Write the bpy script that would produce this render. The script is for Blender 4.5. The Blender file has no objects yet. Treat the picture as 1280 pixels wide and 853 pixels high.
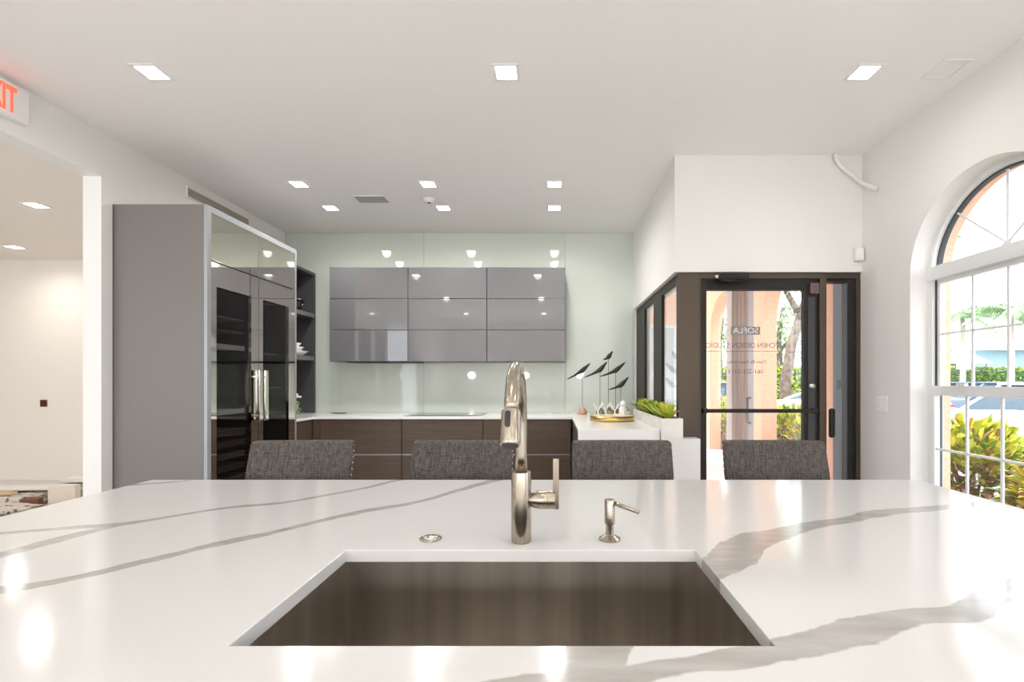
import bpy, bmesh, math, random
from mathutils import Vector, Matrix, Euler
R = math.radians
H = 1.28                      # eye height
sc = bpy.context.scene
COL = sc.collection
random.seed(7)

# ------------------------------------------------------------------ materials
def srgb(r, g, b):
    f = lambda c: (c/12.92 if c <= .04045 else ((c+.055)/1.055)**2.4)
    return (f(r/255), f(g/255), f(b/255), 1)

def mat(name, col, rough=.5, metal=0, spec=.5, coat=0, emis=None, estr=0):
    m = bpy.data.materials.new(name); m.use_nodes = True
    p = m.node_tree.nodes['Principled BSDF']
    p.inputs['Base Color'].default_value = col
    p.inputs['Roughness'].default_value = rough
    p.inputs['Metallic'].default_value = metal
    p.inputs['Specular IOR Level'].default_value = spec
    p.inputs['Coat Weight'].default_value = coat
    if emis:
        p.inputs['Emission Color'].default_value = emis
        p.inputs['Emission Strength'].default_value = estr
    return m

def noisy(m, c1, c2, scale=(1,1,1), nscale=5, detail=4, bump=0, lo=.35, hi=.65, coords='Object'):
    nt = m.node_tree; N = nt.nodes; L = nt.links; p = N['Principled BSDF']
    tc = N.new('ShaderNodeTexCoord'); mp = N.new('ShaderNodeMapping'); mp.inputs['Scale'].default_value = scale
    no = N.new('ShaderNodeTexNoise'); no.inputs['Scale'].default_value = nscale; no.inputs['Detail'].default_value = detail
    cr = N.new('ShaderNodeValToRGB'); cr.color_ramp.elements[0].position = lo; cr.color_ramp.elements[1].position = hi
    cr.color_ramp.elements[0].color = c1; cr.color_ramp.elements[1].color = c2
    L.new(tc.outputs[coords], mp.inputs[0]); L.new(mp.outputs[0], no.inputs['Vector']); L.new(no.outputs['Fac'], cr.inputs[0])
    L.new(cr.outputs[0], p.inputs['Base Color'])
    if bump:
        b = N.new('ShaderNodeBump'); b.inputs['Strength'].default_value = bump; b.inputs['Distance'].default_value = .002
        L.new(no.outputs['Fac'], b.inputs['Height']); L.new(b.outputs[0], p.inputs['Normal'])
    return m

def glass(name, tint=(1,1,1,1), ior=1.45, rough=0.0, refl=1.0):
    m = bpy.data.materials.new(name); m.use_nodes = True
    nt = m.node_tree; N = nt.nodes; L = nt.links; N.clear()
    o = N.new('ShaderNodeOutputMaterial'); t = N.new('ShaderNodeBsdfTransparent'); g = N.new('ShaderNodeBsdfGlossy')
    lw = N.new('ShaderNodeLayerWeight'); lw.inputs[0].default_value = .5; mx = N.new('ShaderNodeMixShader')
    pw = N.new('ShaderNodeMath'); pw.operation = 'POWER'; pw.inputs[1].default_value = 4.5; L.new(lw.outputs['Facing'], pw.inputs[0])
    f0 = ((ior-1)/(ior+1))**2
    f = N.new('ShaderNodeMath'); f.operation = 'MULTIPLY_ADD'; f.inputs[1].default_value = 1-f0; f.inputs[2].default_value = f0; L.new(pw.outputs[0], f.inputs[0])
    t.inputs[0].default_value = tint; g.inputs['Roughness'].default_value = rough
    g.inputs[0].default_value = (refl,refl,refl,1)
    L.new(f.outputs[0], mx.inputs[0]); L.new(t.outputs[0], mx.inputs[1]); L.new(g.outputs[0], mx.inputs[2]); L.new(mx.outputs[0], o.inputs[0])
    return m

def fabric(name, dark, light):
    m = mat(name, light, .9, spec=.2); nt = m.node_tree; N = nt.nodes; L = nt.links; p = N['Principled BSDF']
    tc = N.new('ShaderNodeTexCoord'); fs = []
    for s in ((50, 50, 520), (420, 60, 16)):
        mp = N.new('ShaderNodeMapping'); mp.inputs['Scale'].default_value = s
        no = N.new('ShaderNodeTexNoise'); no.inputs['Scale'].default_value = 1; no.inputs['Detail'].default_value = 3
        L.new(tc.outputs['Object'], mp.inputs[0]); L.new(mp.outputs[0], no.inputs['Vector']); fs.append(no)
    ad = N.new('ShaderNodeMath'); ad.operation = 'ADD'
    L.new(fs[0].outputs['Fac'], ad.inputs[0]); L.new(fs[1].outputs['Fac'], ad.inputs[1])
    cr = N.new('ShaderNodeValToRGB'); cr.color_ramp.elements[0].position = .0; cr.color_ramp.elements[1].position = 1
    mr = N.new('ShaderNodeMapRange'); mr.inputs[1].default_value = .78; mr.inputs[2].default_value = 1.25
    L.new(ad.outputs[0], mr.inputs[0]); L.new(mr.outputs[0], cr.inputs[0])
    cr.color_ramp.elements[0].color = dark; cr.color_ramp.elements[1].color = light
    L.new(cr.outputs[0], p.inputs['Base Color'])
    b = N.new('ShaderNodeBump'); b.inputs['Strength'].default_value = .4; b.inputs['Distance'].default_value = .001
    L.new(mr.outputs[0], b.inputs['Height']); L.new(b.outputs[0], p.inputs['Normal'])
    return m

def wood(name, c1, c2, axis='x', rough=.45):
    m = mat(name, c1, rough, spec=.35)
    sc_ = {'x': (3, 60, 160), 'y': (60, 3, 160), 'z': (120, 120, 3)}[axis]
    return noisy(m, c1, c2, sc_, 1.0, 5, .15, .3, .7)

def marble(name, veins, base, vein):
    """veins: list of (axis, [(t, centre, halfwidth)...]) in world metres"""
    m = mat(name, base, .11, spec=.5); nt = m.node_tree; N = nt.nodes; L = nt.links; p = N['Principled BSDF']
    ge = N.new('ShaderNodeNewGeometry')
    def math_(op, a, b=None, c=None):
        n = N.new('ShaderNodeMath'); n.operation = op
        for i, v in enumerate((a, b, c)):
            if v is None: continue
            if isinstance(v, (int, float)): n.inputs[i].default_value = v
            else: L.new(v, n.inputs[i])
        return n.outputs[0]
    def noise(scale, detail=4):
        n = N.new('ShaderNodeTexNoise'); n.inputs['Scale'].default_value = scale; n.inputs['Detail'].default_value = detail
        L.new(ge.outputs['Position'], n.inputs['Vector']); return n
    n1 = noise(5, 6); n2 = noise(17, 5)
    sep0 = N.new('ShaderNodeSeparateColor'); L.new(n1.outputs['Color'], sep0.inputs[0])
    sep = N.new('ShaderNodeSeparateXYZ'); L.new(ge.outputs['Position'], sep.inputs[0])
    X = math_('MULTIPLY_ADD', math_('SUBTRACT', sep0.outputs[0], .5), .05, sep.outputs[0])
    Y = math_('MULTIPLY_ADD', math_('SUBTRACT', sep0.outputs[1], .5), .05, sep.outputs[1])
    total = None
    for axis, pts in veins:
        t0, t1 = pts[0][0], pts[-1][0]
        cs = [q[1] for q in pts]; c0, c1 = min(cs)-.02, max(cs)+.02
        A, Bv = (X, Y) if axis == 'x' else (Y, X)
        t = math_('DIVIDE', math_('SUBTRACT', A, t0), t1-t0)
        outs = []
        for k in (0, 1):
            fc = N.new('ShaderNodeFloatCurve'); cu = fc.mapping.curves[0]
            arr = [((q[0]-t0)/(t1-t0), (q[1]-c0)/(c1-c0) if k == 0 else q[2]/.12) for q in pts]
            cu.points[0].location = arr[0]; cu.points[1].location = arr[-1]
            for a in arr[1:-1]: cu.points.new(*a)
            fc.mapping.update(); L.new(t, fc.inputs['Value']); outs.append(fc.outputs[0])
        cen = math_('MULTIPLY_ADD', outs[0], c1-c0, c0)
        hw = math_('MULTIPLY', outs[1], .12)
        hw = math_('MULTIPLY', hw, math_('MULTIPLY_ADD', n2.outputs['Fac'], .7, .65))
        dist = math_('ABSOLUTE', math_('SUBTRACT', Bv, cen))
        e = math_('SUBTRACT', hw, dist)
        mr = N.new('ShaderNodeMapRange'); mr.inputs[1].default_value = -.001; mr.inputs[2].default_value = .0035
        L.new(e, mr.inputs[0]); v = mr.outputs[0]
        inr = math_('MULTIPLY', math_('GREATER_THAN', t, 0), math_('LESS_THAN', t, 1))
        v = math_('MULTIPLY', v, inr)
        total = v if total is None else math_('MAXIMUM', total, v)
    # hairline cracks of the stone
    n3 = noise(1.6, 3); h = math_('ABSOLUTE', math_('SUBTRACT', n3.outputs['Fac'], .47))
    mr = N.new('ShaderNodeMapRange'); mr.inputs[1].default_value = 0; mr.inputs[2].default_value = .0022; mr.inputs[3].default_value = 1; mr.inputs[4].default_value = 0
    L.new(h, mr.inputs[0]); hair = math_('MULTIPLY', mr.outputs[0], math_('MULTIPLY', n2.outputs['Fac'], .05))
    nb = noise(30, 8)
    mapp = N.new('ShaderNodeMapping'); mapp.inputs['Scale'].default_value = (6, 22, 6); mapp.inputs['Rotation'].default_value = (0,0,R(25))
    L.new(ge.outputs['Position'], mapp.inputs[0]); L.new(mapp.outputs[0], nb.inputs['Vector']); nb.inputs['Scale'].default_value = 1.3
    st = math_('MULTIPLY_ADD', nb.outputs['Fac'], .9, .35)
    st = math_('MINIMUM', st, 1.0)
    fac = math_('MAXIMUM', math_('MULTIPLY', total, st), hair)
    mx = N.new('ShaderNodeMix'); mx.data_type = 'RGBA'
    mx.inputs['A'].default_value = base; mx.inputs['B'].default_value = vein
    L.new(fac, mx.inputs['Factor']); L.new(mx.outputs['Result'], p.inputs['Base Color'])
    return m

M = {}
M['wall'] = mat('painted_wall', (.80,.79,.775,1), .75, spec=.25)
M['wallwarm'] = mat('painted_wall_warm', (.80,.755,.70,1), .75, spec=.25)
M['ceil'] = mat('ceiling_paint', (.87,.86,.85,1), .8, spec=.2)
M['salmon'] = noisy(mat('salmon_stucco', (.78,.50,.36,1), .9, spec=.1), (.80,.46,.31,1), (.85,.54,.39,1), nscale=40, bump=.3)
M['greenglass'] = mat('back_painted_glass', (.64,.69,.63,1), .03, spec=.6)
M['gloss'] = mat('gloss_grey_lacquer', (.150,.149,.158,1), .035, spec=.85)
M['carcass'] = mat('grey_laminate', (.17,.155,.145,1), .38, spec=.5)
M['niche'] = mat('dark_grey_laminate', (.085,.08,.085,1), .5, spec=.35)
M['alu'] = mat('anodised_aluminium', (.34,.35,.37,1), .4, .3)
M['mirror'] = mat('smoked_mirror', (.70,.675,.63,1), .015, 1)
M['black'] = mat('black_plastic', (.012,.012,.013,1), .4)
M['blackgloss'] = mat('black_glass', (.015,.015,.017,1), .04, spec=.7)
M['darkshelf'] = mat('dark_shelf_front', (.05,.045,.045,1), .3)
M['wood'] = wood('brown_oak_veneer', (.070,.045,.032,1), (.115,.078,.056,1), 'x')
M['woody'] = wood('brown_oak_veneer_side', (.070,.045,.032,1), (.115,.078,.056,1), 'y')
M['quartz'] = mat('white_quartz', (.84,.84,.83,1), .12, spec=.5)
M['whitebox'] = mat('white_lacquer', (.82,.82,.81,1), .3)
M['bronze'] = mat('dark_bronze_frame', (.085,.064,.047,1), .42, .55)
M['bronzed'] = mat('black_bronze_leaf', (.016,.013,.012,1), .45, 0, spec=.3)
M['pvc'] = mat('white_vinyl', (.78,.79,.80,1), .35)
M['gasket'] = mat('dark_gasket', (.06,.065,.07,1), .6)
M['trim'] = mat('white_fitting', (.82,.81,.80,1), .4)
M['nickel'] = noisy(mat('brushed_nickel', (.42,.37,.31,1), .22, 1), (.36,.315,.26,1), (.46,.405,.335,1), (160,160,4), 1)
M['chrome'] = mat('chrome', (.8,.78,.74,1), .08, 1)
M['steel'] = noisy(mat('brushed_steel_reflections', (.50,.44,.37,1), .36, 1), (.37,.335,.30,1), (.53,.485,.435,1), (16,16,.5), 1)  # broad vertical streaks in the colour imitate reflections on the brushed metal
M['fabric'] = fabric('woven_grey_fabric', srgb(58,54,52), srgb(112,106,103))
M['legwood'] = mat('dark_wood_leg', (.03,.022,.018,1), .4)
M['glass'] = glass('clear_glass')
M['smoke'] = glass('smoked_glass', (.8,.79,.77,1), 1.5, refl=.55)
M['cer'] = mat('white_ceramic', (.85,.85,.84,1), .25)
M['birdblk'] = mat('black_painted_wood', (.012,.011,.011,1), .5)
M['beechd'] = mat('beech_wood', (.50,.31,.20,1), .5)
M['walnut'] = mat('walnut_wood', (.13,.085,.065,1), .5)
M['rod'] = mat('dark_steel_rod', (.08,.08,.08,1), .4, .8)
M['brass'] = mat('satin_brass', (.62,.42,.14,1), .28, 1)
M['palewood'] = mat('pale_tray_top', (.75,.63,.52,1), .4)
M['planter'] = noisy(mat('white_planter', (.74,.72,.69,1), .5), (.70,.67,.63,1), (.80,.78,.75,1), nscale=6)
M['soil'] = mat('dark_soil', (.03,.02,.013,1), .95)
M['floor'] = mat('floor_tile', (.64,.62,.60,1), .35)
M['orange'] = mat('orange_box', (.30,.11,.03,1), .6)
M['cardboard'] = mat('pale_cardboard', (.72,.64,.54,1), .8)
M['timber'] = mat('raw_timber', (.62,.44,.26,1), .7)
M['whiteboard'] = mat('white_board', (.78,.75,.70,1), .7)
M['stone'] = noisy(mat('speckled_stone', (.6,.55,.5,1), .6), (.10,.08,.07,1), (.62,.56,.50,1), nscale=22, detail=2, lo=.36, hi=.42)
M['olivebin'] = mat('olive_plastic', (.32,.33,.18,1), .6)
M['red'] = mat('exit_letter_red', (.9,.03,.02,1), .4, emis=(1,.10,.05,1), estr=1.3)
M['letter'] = mat('vinyl_lettering', (.16,.14,.14,1), .6)
M['letterw'] = mat('white_lettering', (.8,.8,.8,1), .6)
M['lampglow'] = mat('lamp_glow', (1,1,1,1), .5, emis=(1,.96,.90,1), estr=28)
M['asphalt'] = noisy(mat('pale_asphalt', (.35,.34,.33,1), .9), (.32,.31,.30,1), (.42,.41,.40,1), nscale=3)
M['grass'] = noisy(mat('lawn', (.18,.30,.06,1), .9), (.14,.26,.05,1), (.32,.42,.10,1), nscale=3)
M['mulch'] = noisy(mat('mulch', (.18,.10,.07,1), .95), (.10,.05,.035,1), (.28,.17,.12,1), nscale=20)
M['carwhite'] = mat('car_paint_white', (.80,.82,.84,1), .2, coat=1)
M['carblue'] = mat('car_paint_dark_blue', (.06,.085,.13,1), .2, coat=1)
M['carsilver'] = mat('car_paint_silver', (.35,.38,.42,1), .25, .5, coat=1)
M['carglass'] = mat('car_window', (.03,.06,.09,1), .12, spec=.4)
M['tyre'] = mat('tyre', (.02,.02,.02,1), .9)
M['taillight'] = mat('tail_light', (.7,.03,.02,1), .3)
M['bark'] = noisy(mat('bark', (.25,.19,.14,1), .95), (.09,.065,.05,1), (.20,.155,.12,1), nscale=8)
M['palmbark'] = mat('palm_bark', (.45,.40,.34,1), .95)
def leafm(n, c):
    m = mat(n, c, .45, spec=.4); return m
M['lf1'] = leafm('leaf_green', (.18,.34,.05,1)); M['lf2'] = leafm('leaf_lime', (.50,.58,.08,1)); M['lf3'] = leafm('leaf_yellow', (.80,.74,.10,1))
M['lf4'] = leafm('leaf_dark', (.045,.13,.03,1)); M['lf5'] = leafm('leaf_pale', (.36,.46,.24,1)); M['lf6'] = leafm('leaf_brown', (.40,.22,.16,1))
M['lf7'] = leafm('flower_pink', (.85,.22,.25,1)); M['lf8'] = leafm('leaf_palm', (.34,.48,.26,1))
M['houseblue'] = mat('pale_blue_render', (.45,.62,.72,1), .8); M['roofwhite'] = mat('white_roof', (.82,.83,.84,1), .7)
M['housewin'] = mat('house_window', (.15,.2,.24,1), .1)
M['downpipe'] = mat('white_downpipe', (.75,.79,.86,1), .5)
M['column'] = noisy(mat('taupe_column', (.52,.42,.37,1), .85), (.56,.45,.41,1), (.70,.58,.53,1), (26,26,.3), 1.2)
M['greydoor'] = mat('blue_grey_panel', (.20,.225,.265,1), .5)
M['jar'] = glass('jar_glass', (.92,.95,.92,1), 1.5)
M['pinkboard'] = mat('pink_sign', (.85,.45,.42,1), .6)

# ------------------------------------------------------------------ builders
WL = {}    # world location of each object made here
def setp(o, label=None, cat=None, group=None, kind=None):
    if label: o['label'] = label
    if cat: o['category'] = cat
    if group: o['group'] = group
    if kind: o['kind'] = kind
    return o
def thing(name, label, cat, loc=(0,0,0), group=None):
    o = bpy.data.objects.new(name, None); COL.objects.link(o); o.location = loc; o.empty_display_size = .05
    WL[o.name] = Vector(loc); return setp(o, label, cat, group)
class B:
    def __init__(s): s.bm = bmesh.new(); s.mi = 0
    def _f(s, vs):
        try:
            f = s.bm.faces.new(vs); f.material_index = s.mi; return f
        except ValueError: return None
    def box(s, x0, x1, y0, y1, z0, z1):
        v = [s.bm.verts.new((x, y, z)) for x in (x0, x1) for y in (y0, y1) for z in (z0, z1)]
        for q in ((0,1,3,2),(4,6,7,5),(0,4,5,1),(2,3,7,6),(0,2,6,4),(1,5,7,3)): s._f([v[i] for i in q])
        return s
    def obox(s, c, size, rot):
        m = Euler(rot).to_matrix(); c = Vector(c); sx, sy, sz = [a/2 for a in size]
        v = [s.bm.verts.new(c + m @ Vector((x, y, z))) for x in (-sx, sx) for y in (-sy, sy) for z in (-sz, sz)]
        for q in ((0,1,3,2),(4,6,7,5),(0,4,5,1),(2,3,7,6),(0,2,6,4),(1,5,7,3)): s._f([v[i] for i in q])
        return s
    def prism(s, pts, axis, t0, t1):
        """pts 2D; axis = extrusion axis"""
        def mk(a, b, t): return {'x': (t, a, b), 'y': (a, t, b), 'z': (a, b, t)}[axis]
        A = [s.bm.verts.new(mk(a, b, t0)) for a, b in pts]; C = [s.bm.verts.new(mk(a, b, t1)) for a, b in pts]
        n = len(pts); s._f(A); s._f(list(reversed(C)))
        for i in range(n): s._f([A[i], A[(i+1) % n], C[(i+1) % n], C[i]])
        return s
    def tube(s, pts, rad, seg=16, caps=True, squash=None):
        pts = [Vector(p) for p in pts]; n = len(pts)
        rs = rad if isinstance(rad, (list, tuple)) else [rad]*n
        prev = None; rings = []
        for i, p in enumerate(pts):
            t = (pts[min(i+1, n-1)] - pts[max(i-1, 0)]).normalized()
            if prev is None:
                u = t.cross(Vector((0,0,1))); u = u if u.length > 1e-3 else t.cross(Vector((1,0,0))); u.normalize()
            else:
                u = prev - t*prev.dot(t); u.normalize()
            w = t.cross(u); prev = u; ring = []
            for k in range(seg):
                a = 2*math.pi*k/seg; off = (u*math.cos(a) + w*math.sin(a))*rs[i]
                if squash: off = Vector((off.x*squash[0], off.y*squash[1], off.z*squash[2]))
                ring.append(s.bm.verts.new(p+off))
            rings.append(ring)
        for i in range(n-1):
            for k in range(seg): s._f([rings[i][k], rings[i][(k+1) % seg], rings[i+1][(k+1) % seg], rings[i+1][k]])
        if caps: s._f(list(reversed(rings[0]))); s._f(rings[-1])
        return s
    def lathe(s, prof, c, seg=32, axis='z', caps=True):
        c = Vector(c); rings = []
        for r, h in prof:
            ring = []
            for k in range(seg):
                a = 2*math.pi*k/seg; x, y = r*math.cos(a), r*math.sin(a)
                ring.append(s.bm.verts.new(c + Vector({'z': (x, y, h), 'x': (h, x, y), 'y': (x, h, y)}[axis])))
            rings.append(ring)
        for i in range(len(rings)-1):
            for k in range(seg): s._f([rings[i][k], rings[i][(k+1) % seg], rings[i+1][(k+1) % seg], rings[i+1][k]])
        if caps: s._f(list(reversed(rings[0]))); s._f(rings[-1])
        return s
    def leaf(s, base, d, length, width, droop=.3, fold=.15):
        base = Vector(base); d = Vector(d).normalized()
        side = d.cross(Vector((0,0,1))); side = side if side.length > .05 else Vector((1,0,0)); side.normalize()
        up = side.cross(d)
        a = base; m1 = base + d*length*.4 - up*fold*width*.3; m2 = base + d*length*.75 + Vector((0,0,-1))*droop*length*.15
        tip = base + d*length + Vector((0,0,-1))*droop*length*.4
        V = s.bm.verts.new
        va, vm1, vm2, vt = V(a), V(m1), V(m2), V(tip)
        l1, r1 = V(m1 + side*width*.5 + up*fold*width), V(m1 - side*width*.5 + up*fold*width)
        l2, r2 = V(m2 + side*width*.38 + up*fold*width*.7), V(m2 - side*width*.38 + up*fold*width*.7)
        for q in ((va, vm1, l1), (va, r1, vm1), (vm1, vm2, l2, l1), (r1, r2, vm2, vm1), (vm2, vt, l2), (r2, vt, vm2)): s._f(list(q))
        return s
    def build(s, name, mats, parent=None, bevel=0, smooth=False, label=None, origin=None, seg=2, sub=0, recalc=True, auto=None):
        if not isinstance(mats, (list, tuple)): mats = [mats]
        if recalc: bmesh.ops.recalc_face_normals(s.bm, faces=s.bm.faces)
        if parent is not None: loc = WL[parent.name]
        elif origin is not None: loc = Vector(origin)
        else:
            xs = [v.co for v in s.bm.verts]
            loc = Vector(((min(c.x for c in xs)+max(c.x for c in xs))/2, (min(c.y for c in xs)+max(c.y for c in xs))/2, min(c.z for c in xs)))
        for v in s.bm.verts: v.co -= loc
        me = bpy.data.meshes.new(name); s.bm.to_mesh(me); s.bm.free()
        for m in mats: me.materials.append(M[m] if isinstance(m, str) else m)
        if smooth:
            for p in me.polygons: p.use_smooth = True
        o = bpy.data.objects.new(name, me); COL.objects.link(o)
        if parent is not None: o.parent = parent
        else: o.location = loc
        WL[o.name] = Vector(loc)
        if bevel:
            b = o.modifiers.new('bevel', 'BEVEL'); b.width = bevel; b.segments = seg; b.limit_method = 'ANGLE'; b.angle_limit = R(40)
            for p in me.polygons: p.use_smooth = True
            o.modifiers.new('wn', 'WEIGHTED_NORMAL')
        if sub:
            q = o.modifiers.new('sub', 'SUBSURF'); q.levels = sub; q.render_levels = sub
            for p in me.polygons: p.use_smooth = True
        if auto:
            for e in me.edges: pass
            me.set_sharp_from_angle(angle=R(auto))
        if label: o['label'] = label
        return o
def kids(o): return [c for c in bpy.data.objects if c.parent is o]
def copy_tree(o, parent=None):
    c = o.copy(); COL.objects.link(c)
    if parent is not None: c.parent = parent
    if o.name in WL: WL[c.name] = WL[o.name].copy()
    for ch in kids(o): copy_tree(ch, c)
    return c
def slab2d(b, quads, axis, t0, t1):
    """plate with holes: quads are 2D CCW-ish polygons sharing vertices; extruded along axis"""
    def mk(p, t): a, c = p; return {'x': (t, a, c), 'y': (a, t, c), 'z': (a, c, t)}[axis]
    cache = {}
    def V(p, t):
        k = (round(p[0], 4), round(p[1], 4), t)
        if k not in cache: cache[k] = b.bm.verts.new(mk(p, t))
        return cache[k]
    edges = {}
    for q in quads:
        b._f([V(p, t0) for p in q]); b._f([V(p, t1) for p in reversed(q)])
        for i in range(len(q)):
            a, c = q[i], q[(i+1) % len(q)]
            k = frozenset(((round(a[0],4), round(a[1],4)), (round(c[0],4), round(c[1],4))))
            edges.setdefault(k, []).append((a, c))
    for k, l in edges.items():
        if len(l) == 1:
            a, c = l[0]; b._f([V(a, t0), V(c, t0), V(c, t1), V(a, t1)])
    return b
def wall_quads(a0, a1, z0, z1, openings):
    """openings: (lo, hi, sill, spring, arched) along the a axis, sorted"""
    q = []; cur = a0
    for lo, hi, sill, spr, arch in openings:
        if lo > cur: q.append([(cur, z0), (lo, z0), (lo, z1), (cur, z1)])
        if sill > z0: q.append([(lo, z0), (hi, z0), (hi, sill), (lo, sill)])
        if arch:
            r = (hi-lo)/2; c = (hi+lo)/2; n = 32
            pts = [(c - r*math.cos(math.pi*i/n), spr + r*math.sin(math.pi*i/n)) for i in range(n+1)]
            for i in range(n): q.append([pts[i], pts[i+1], (pts[i+1][0], z1), (pts[i][0], z1)])
        else: q.append([(lo, spr), (hi, spr), (hi, z1), (lo, z1)])
        cur = hi
    if cur < a1: q.append([(cur, z0), (a1, z0), (a1, z1), (cur, z1)])
    return q
def text_mesh(s, size, loc, rot, name, m, parent, extrude=.0008, align='CENTER', sx=1, offset=0):
    cu = bpy.data.curves.new(name, 'FONT'); cu.body = s; cu.size = size; cu.extrude = extrude; cu.offset = offset; cu.align_x = align; cu.align_y = 'CENTER'
    t = bpy.data.objects.new(name+'_tmp', cu); COL.objects.link(t)
    dg = bpy.context.evaluated_depsgraph_get(); me = bpy.data.meshes.new_from_object(t.evaluated_get(dg)); me.name = name
    bpy.data.objects.remove(t)
    mt = Matrix.Translation(Vector(loc) - (WL[parent.name] if parent else Vector())) @ Euler(rot).to_matrix().to_4x4() @ Matrix.Diagonal((sx, 1, 1, 1))
    me.transform(mt); me.materials.clear(); me.materials.append(M[m])
    o = bpy.data.objects.new(name, me); COL.objects.link(o)
    if parent: o.parent = parent
    WL[o.name] = WL[parent.name] if parent else Vector()
    return o

# ------------------------------------------------------------------ camera
cam = bpy.data.cameras.new('camera'); co = bpy.data.objects.new('camera', cam); COL.objects.link(co)
co.location = (0, 0, H); co.rotation_euler = (R(90), 0, 0)
cam.sensor_width = 36; cam.lens = 36*600/1280; cam.shift_x = (640-693)/1280; cam.shift_y = (477-426.5)/1280; cam.clip_start = .05; cam.clip_end = 300
sc.camera = co

# ------------------------------------------------------------------ room shell
CZ = H+1.77
XL, XR, YB = -3.2, 2.405, 5.71
BX = .94
YD = 3.75               # entry wall
def struct(o): o['kind'] = 'structure'; return o
struct(B().box(-9.2, 2.72, -4.2, 6.4, -.12, 0).build('floor', 'floor'))
struct(B().box(XL, 2.72, -4.2, 3.95, CZ, CZ+.15).box(XL, BX+.2, 3.95, 5.85, CZ, CZ+.15).build('ceiling', 'ceil'))
struct(B().box(-9.2, XL-.001, -4.2, 6.4, H+1.58, CZ+.15).build('ceiling_side_room', 'wallwarm'))
b = B(); slab2d(b, wall_quads(-4.1, YB+.14, 0, CZ, [(-.2, 3.39, 0, H+1.45, False)]), 'x', XL-.13, XL)
struct(b.build('wall_left', 'wall'))
struct(B().box(XL, BX+.2, YB+.012, YB+.14, 0, CZ).build('wall_back', 'wall'))
struct(B().box(-9.1, XL-.131, 6.24, 6.38, 0, H+1.58).build('wall_side_room_back', 'wallwarm'))
struct(B().box(-9.2, -9.05, -4.1, 6.24, 0, H+1.58).build('wall_side_room_left', 'wallwarm'))

# right wall with arched windows (the front one is in view, the others light the room)
WC, WR = 2.715, .530
SPR = H+.715
SILL = H-.84
ops = [(c-WR, c+WR, SILL, SPR, True) for c in (-2.1, .3, WC)]
b = B(); slab2d(b, wall_quads(-4.1, YD+.2, 0, CZ, ops), 'x', XR, 2.60)
struct(b.build('wall_right', 'wall'))
ops2 = [(c-WR+.015, c+WR-.015, SILL, SPR, True) for c in (-2.1, .3, WC)]
b = B(); slab2d(b, wall_quads(-4.1, YD+.2, -.15, CZ+.5, ops2), 'x', 2.602, 2.665)
struct(b.build('wall_right_outside', 'salmon'))
# bulkhead above entry and storefront
BX = .94; BZ = H+.856
BDX = BX
struct(B().box(BX, XR, YD, YD+.20, BZ, CZ).build('wall_bulkhead', 'wall'))
struct(B().box(BX, BX+.2, YD+.20, YB+.012, BZ-.002, CZ).build('wall_bulkhead_side', 'wall'))
# rear wall (behind the viewer) with tall shop windows
ro = []
b = B(); slab2d(b, wall_quads(XL, XR, 0, CZ, ro), 'y', -4.1, -3.95)
struct(b.build('wall_rear', 'wall'))

def win_simple(name, axis, lo, hi, z0, z1, t):
    b = B(); w = .05
    def bx(a0, a1, c0, c1, th=.03):
        if axis == 'y': b.box(a0, a1, t-th, t+th, c0, c1)
        else: b.box(t-th, t+th, a0, a1, c0, c1)
    bx(lo, lo+w, z0, z1); bx(hi-w, hi, z0, z1); bx(lo+w, hi-w, z0, z0+w); bx(lo+w, hi-w, z1-w, z1)
    bx((lo+hi)/2-.02, (lo+hi)/2+.02, z0+w, z1-w, .02)
    o = struct(b.build(name, 'bronze')); g = B()
    g.box(lo+w, hi-w, t-.003, t+.003, z0+w, z1-w) if axis == 'y' else g.box(t-.003, t+.003, lo+w, hi-w, z0+w, z1-w)
    g.build('pane', 'glass', o)
for i, r in enumerate(ro): win_simple('window_%d' % (i+2), 'y', r[0], r[1], r[2], r[3], -4.02)

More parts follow.
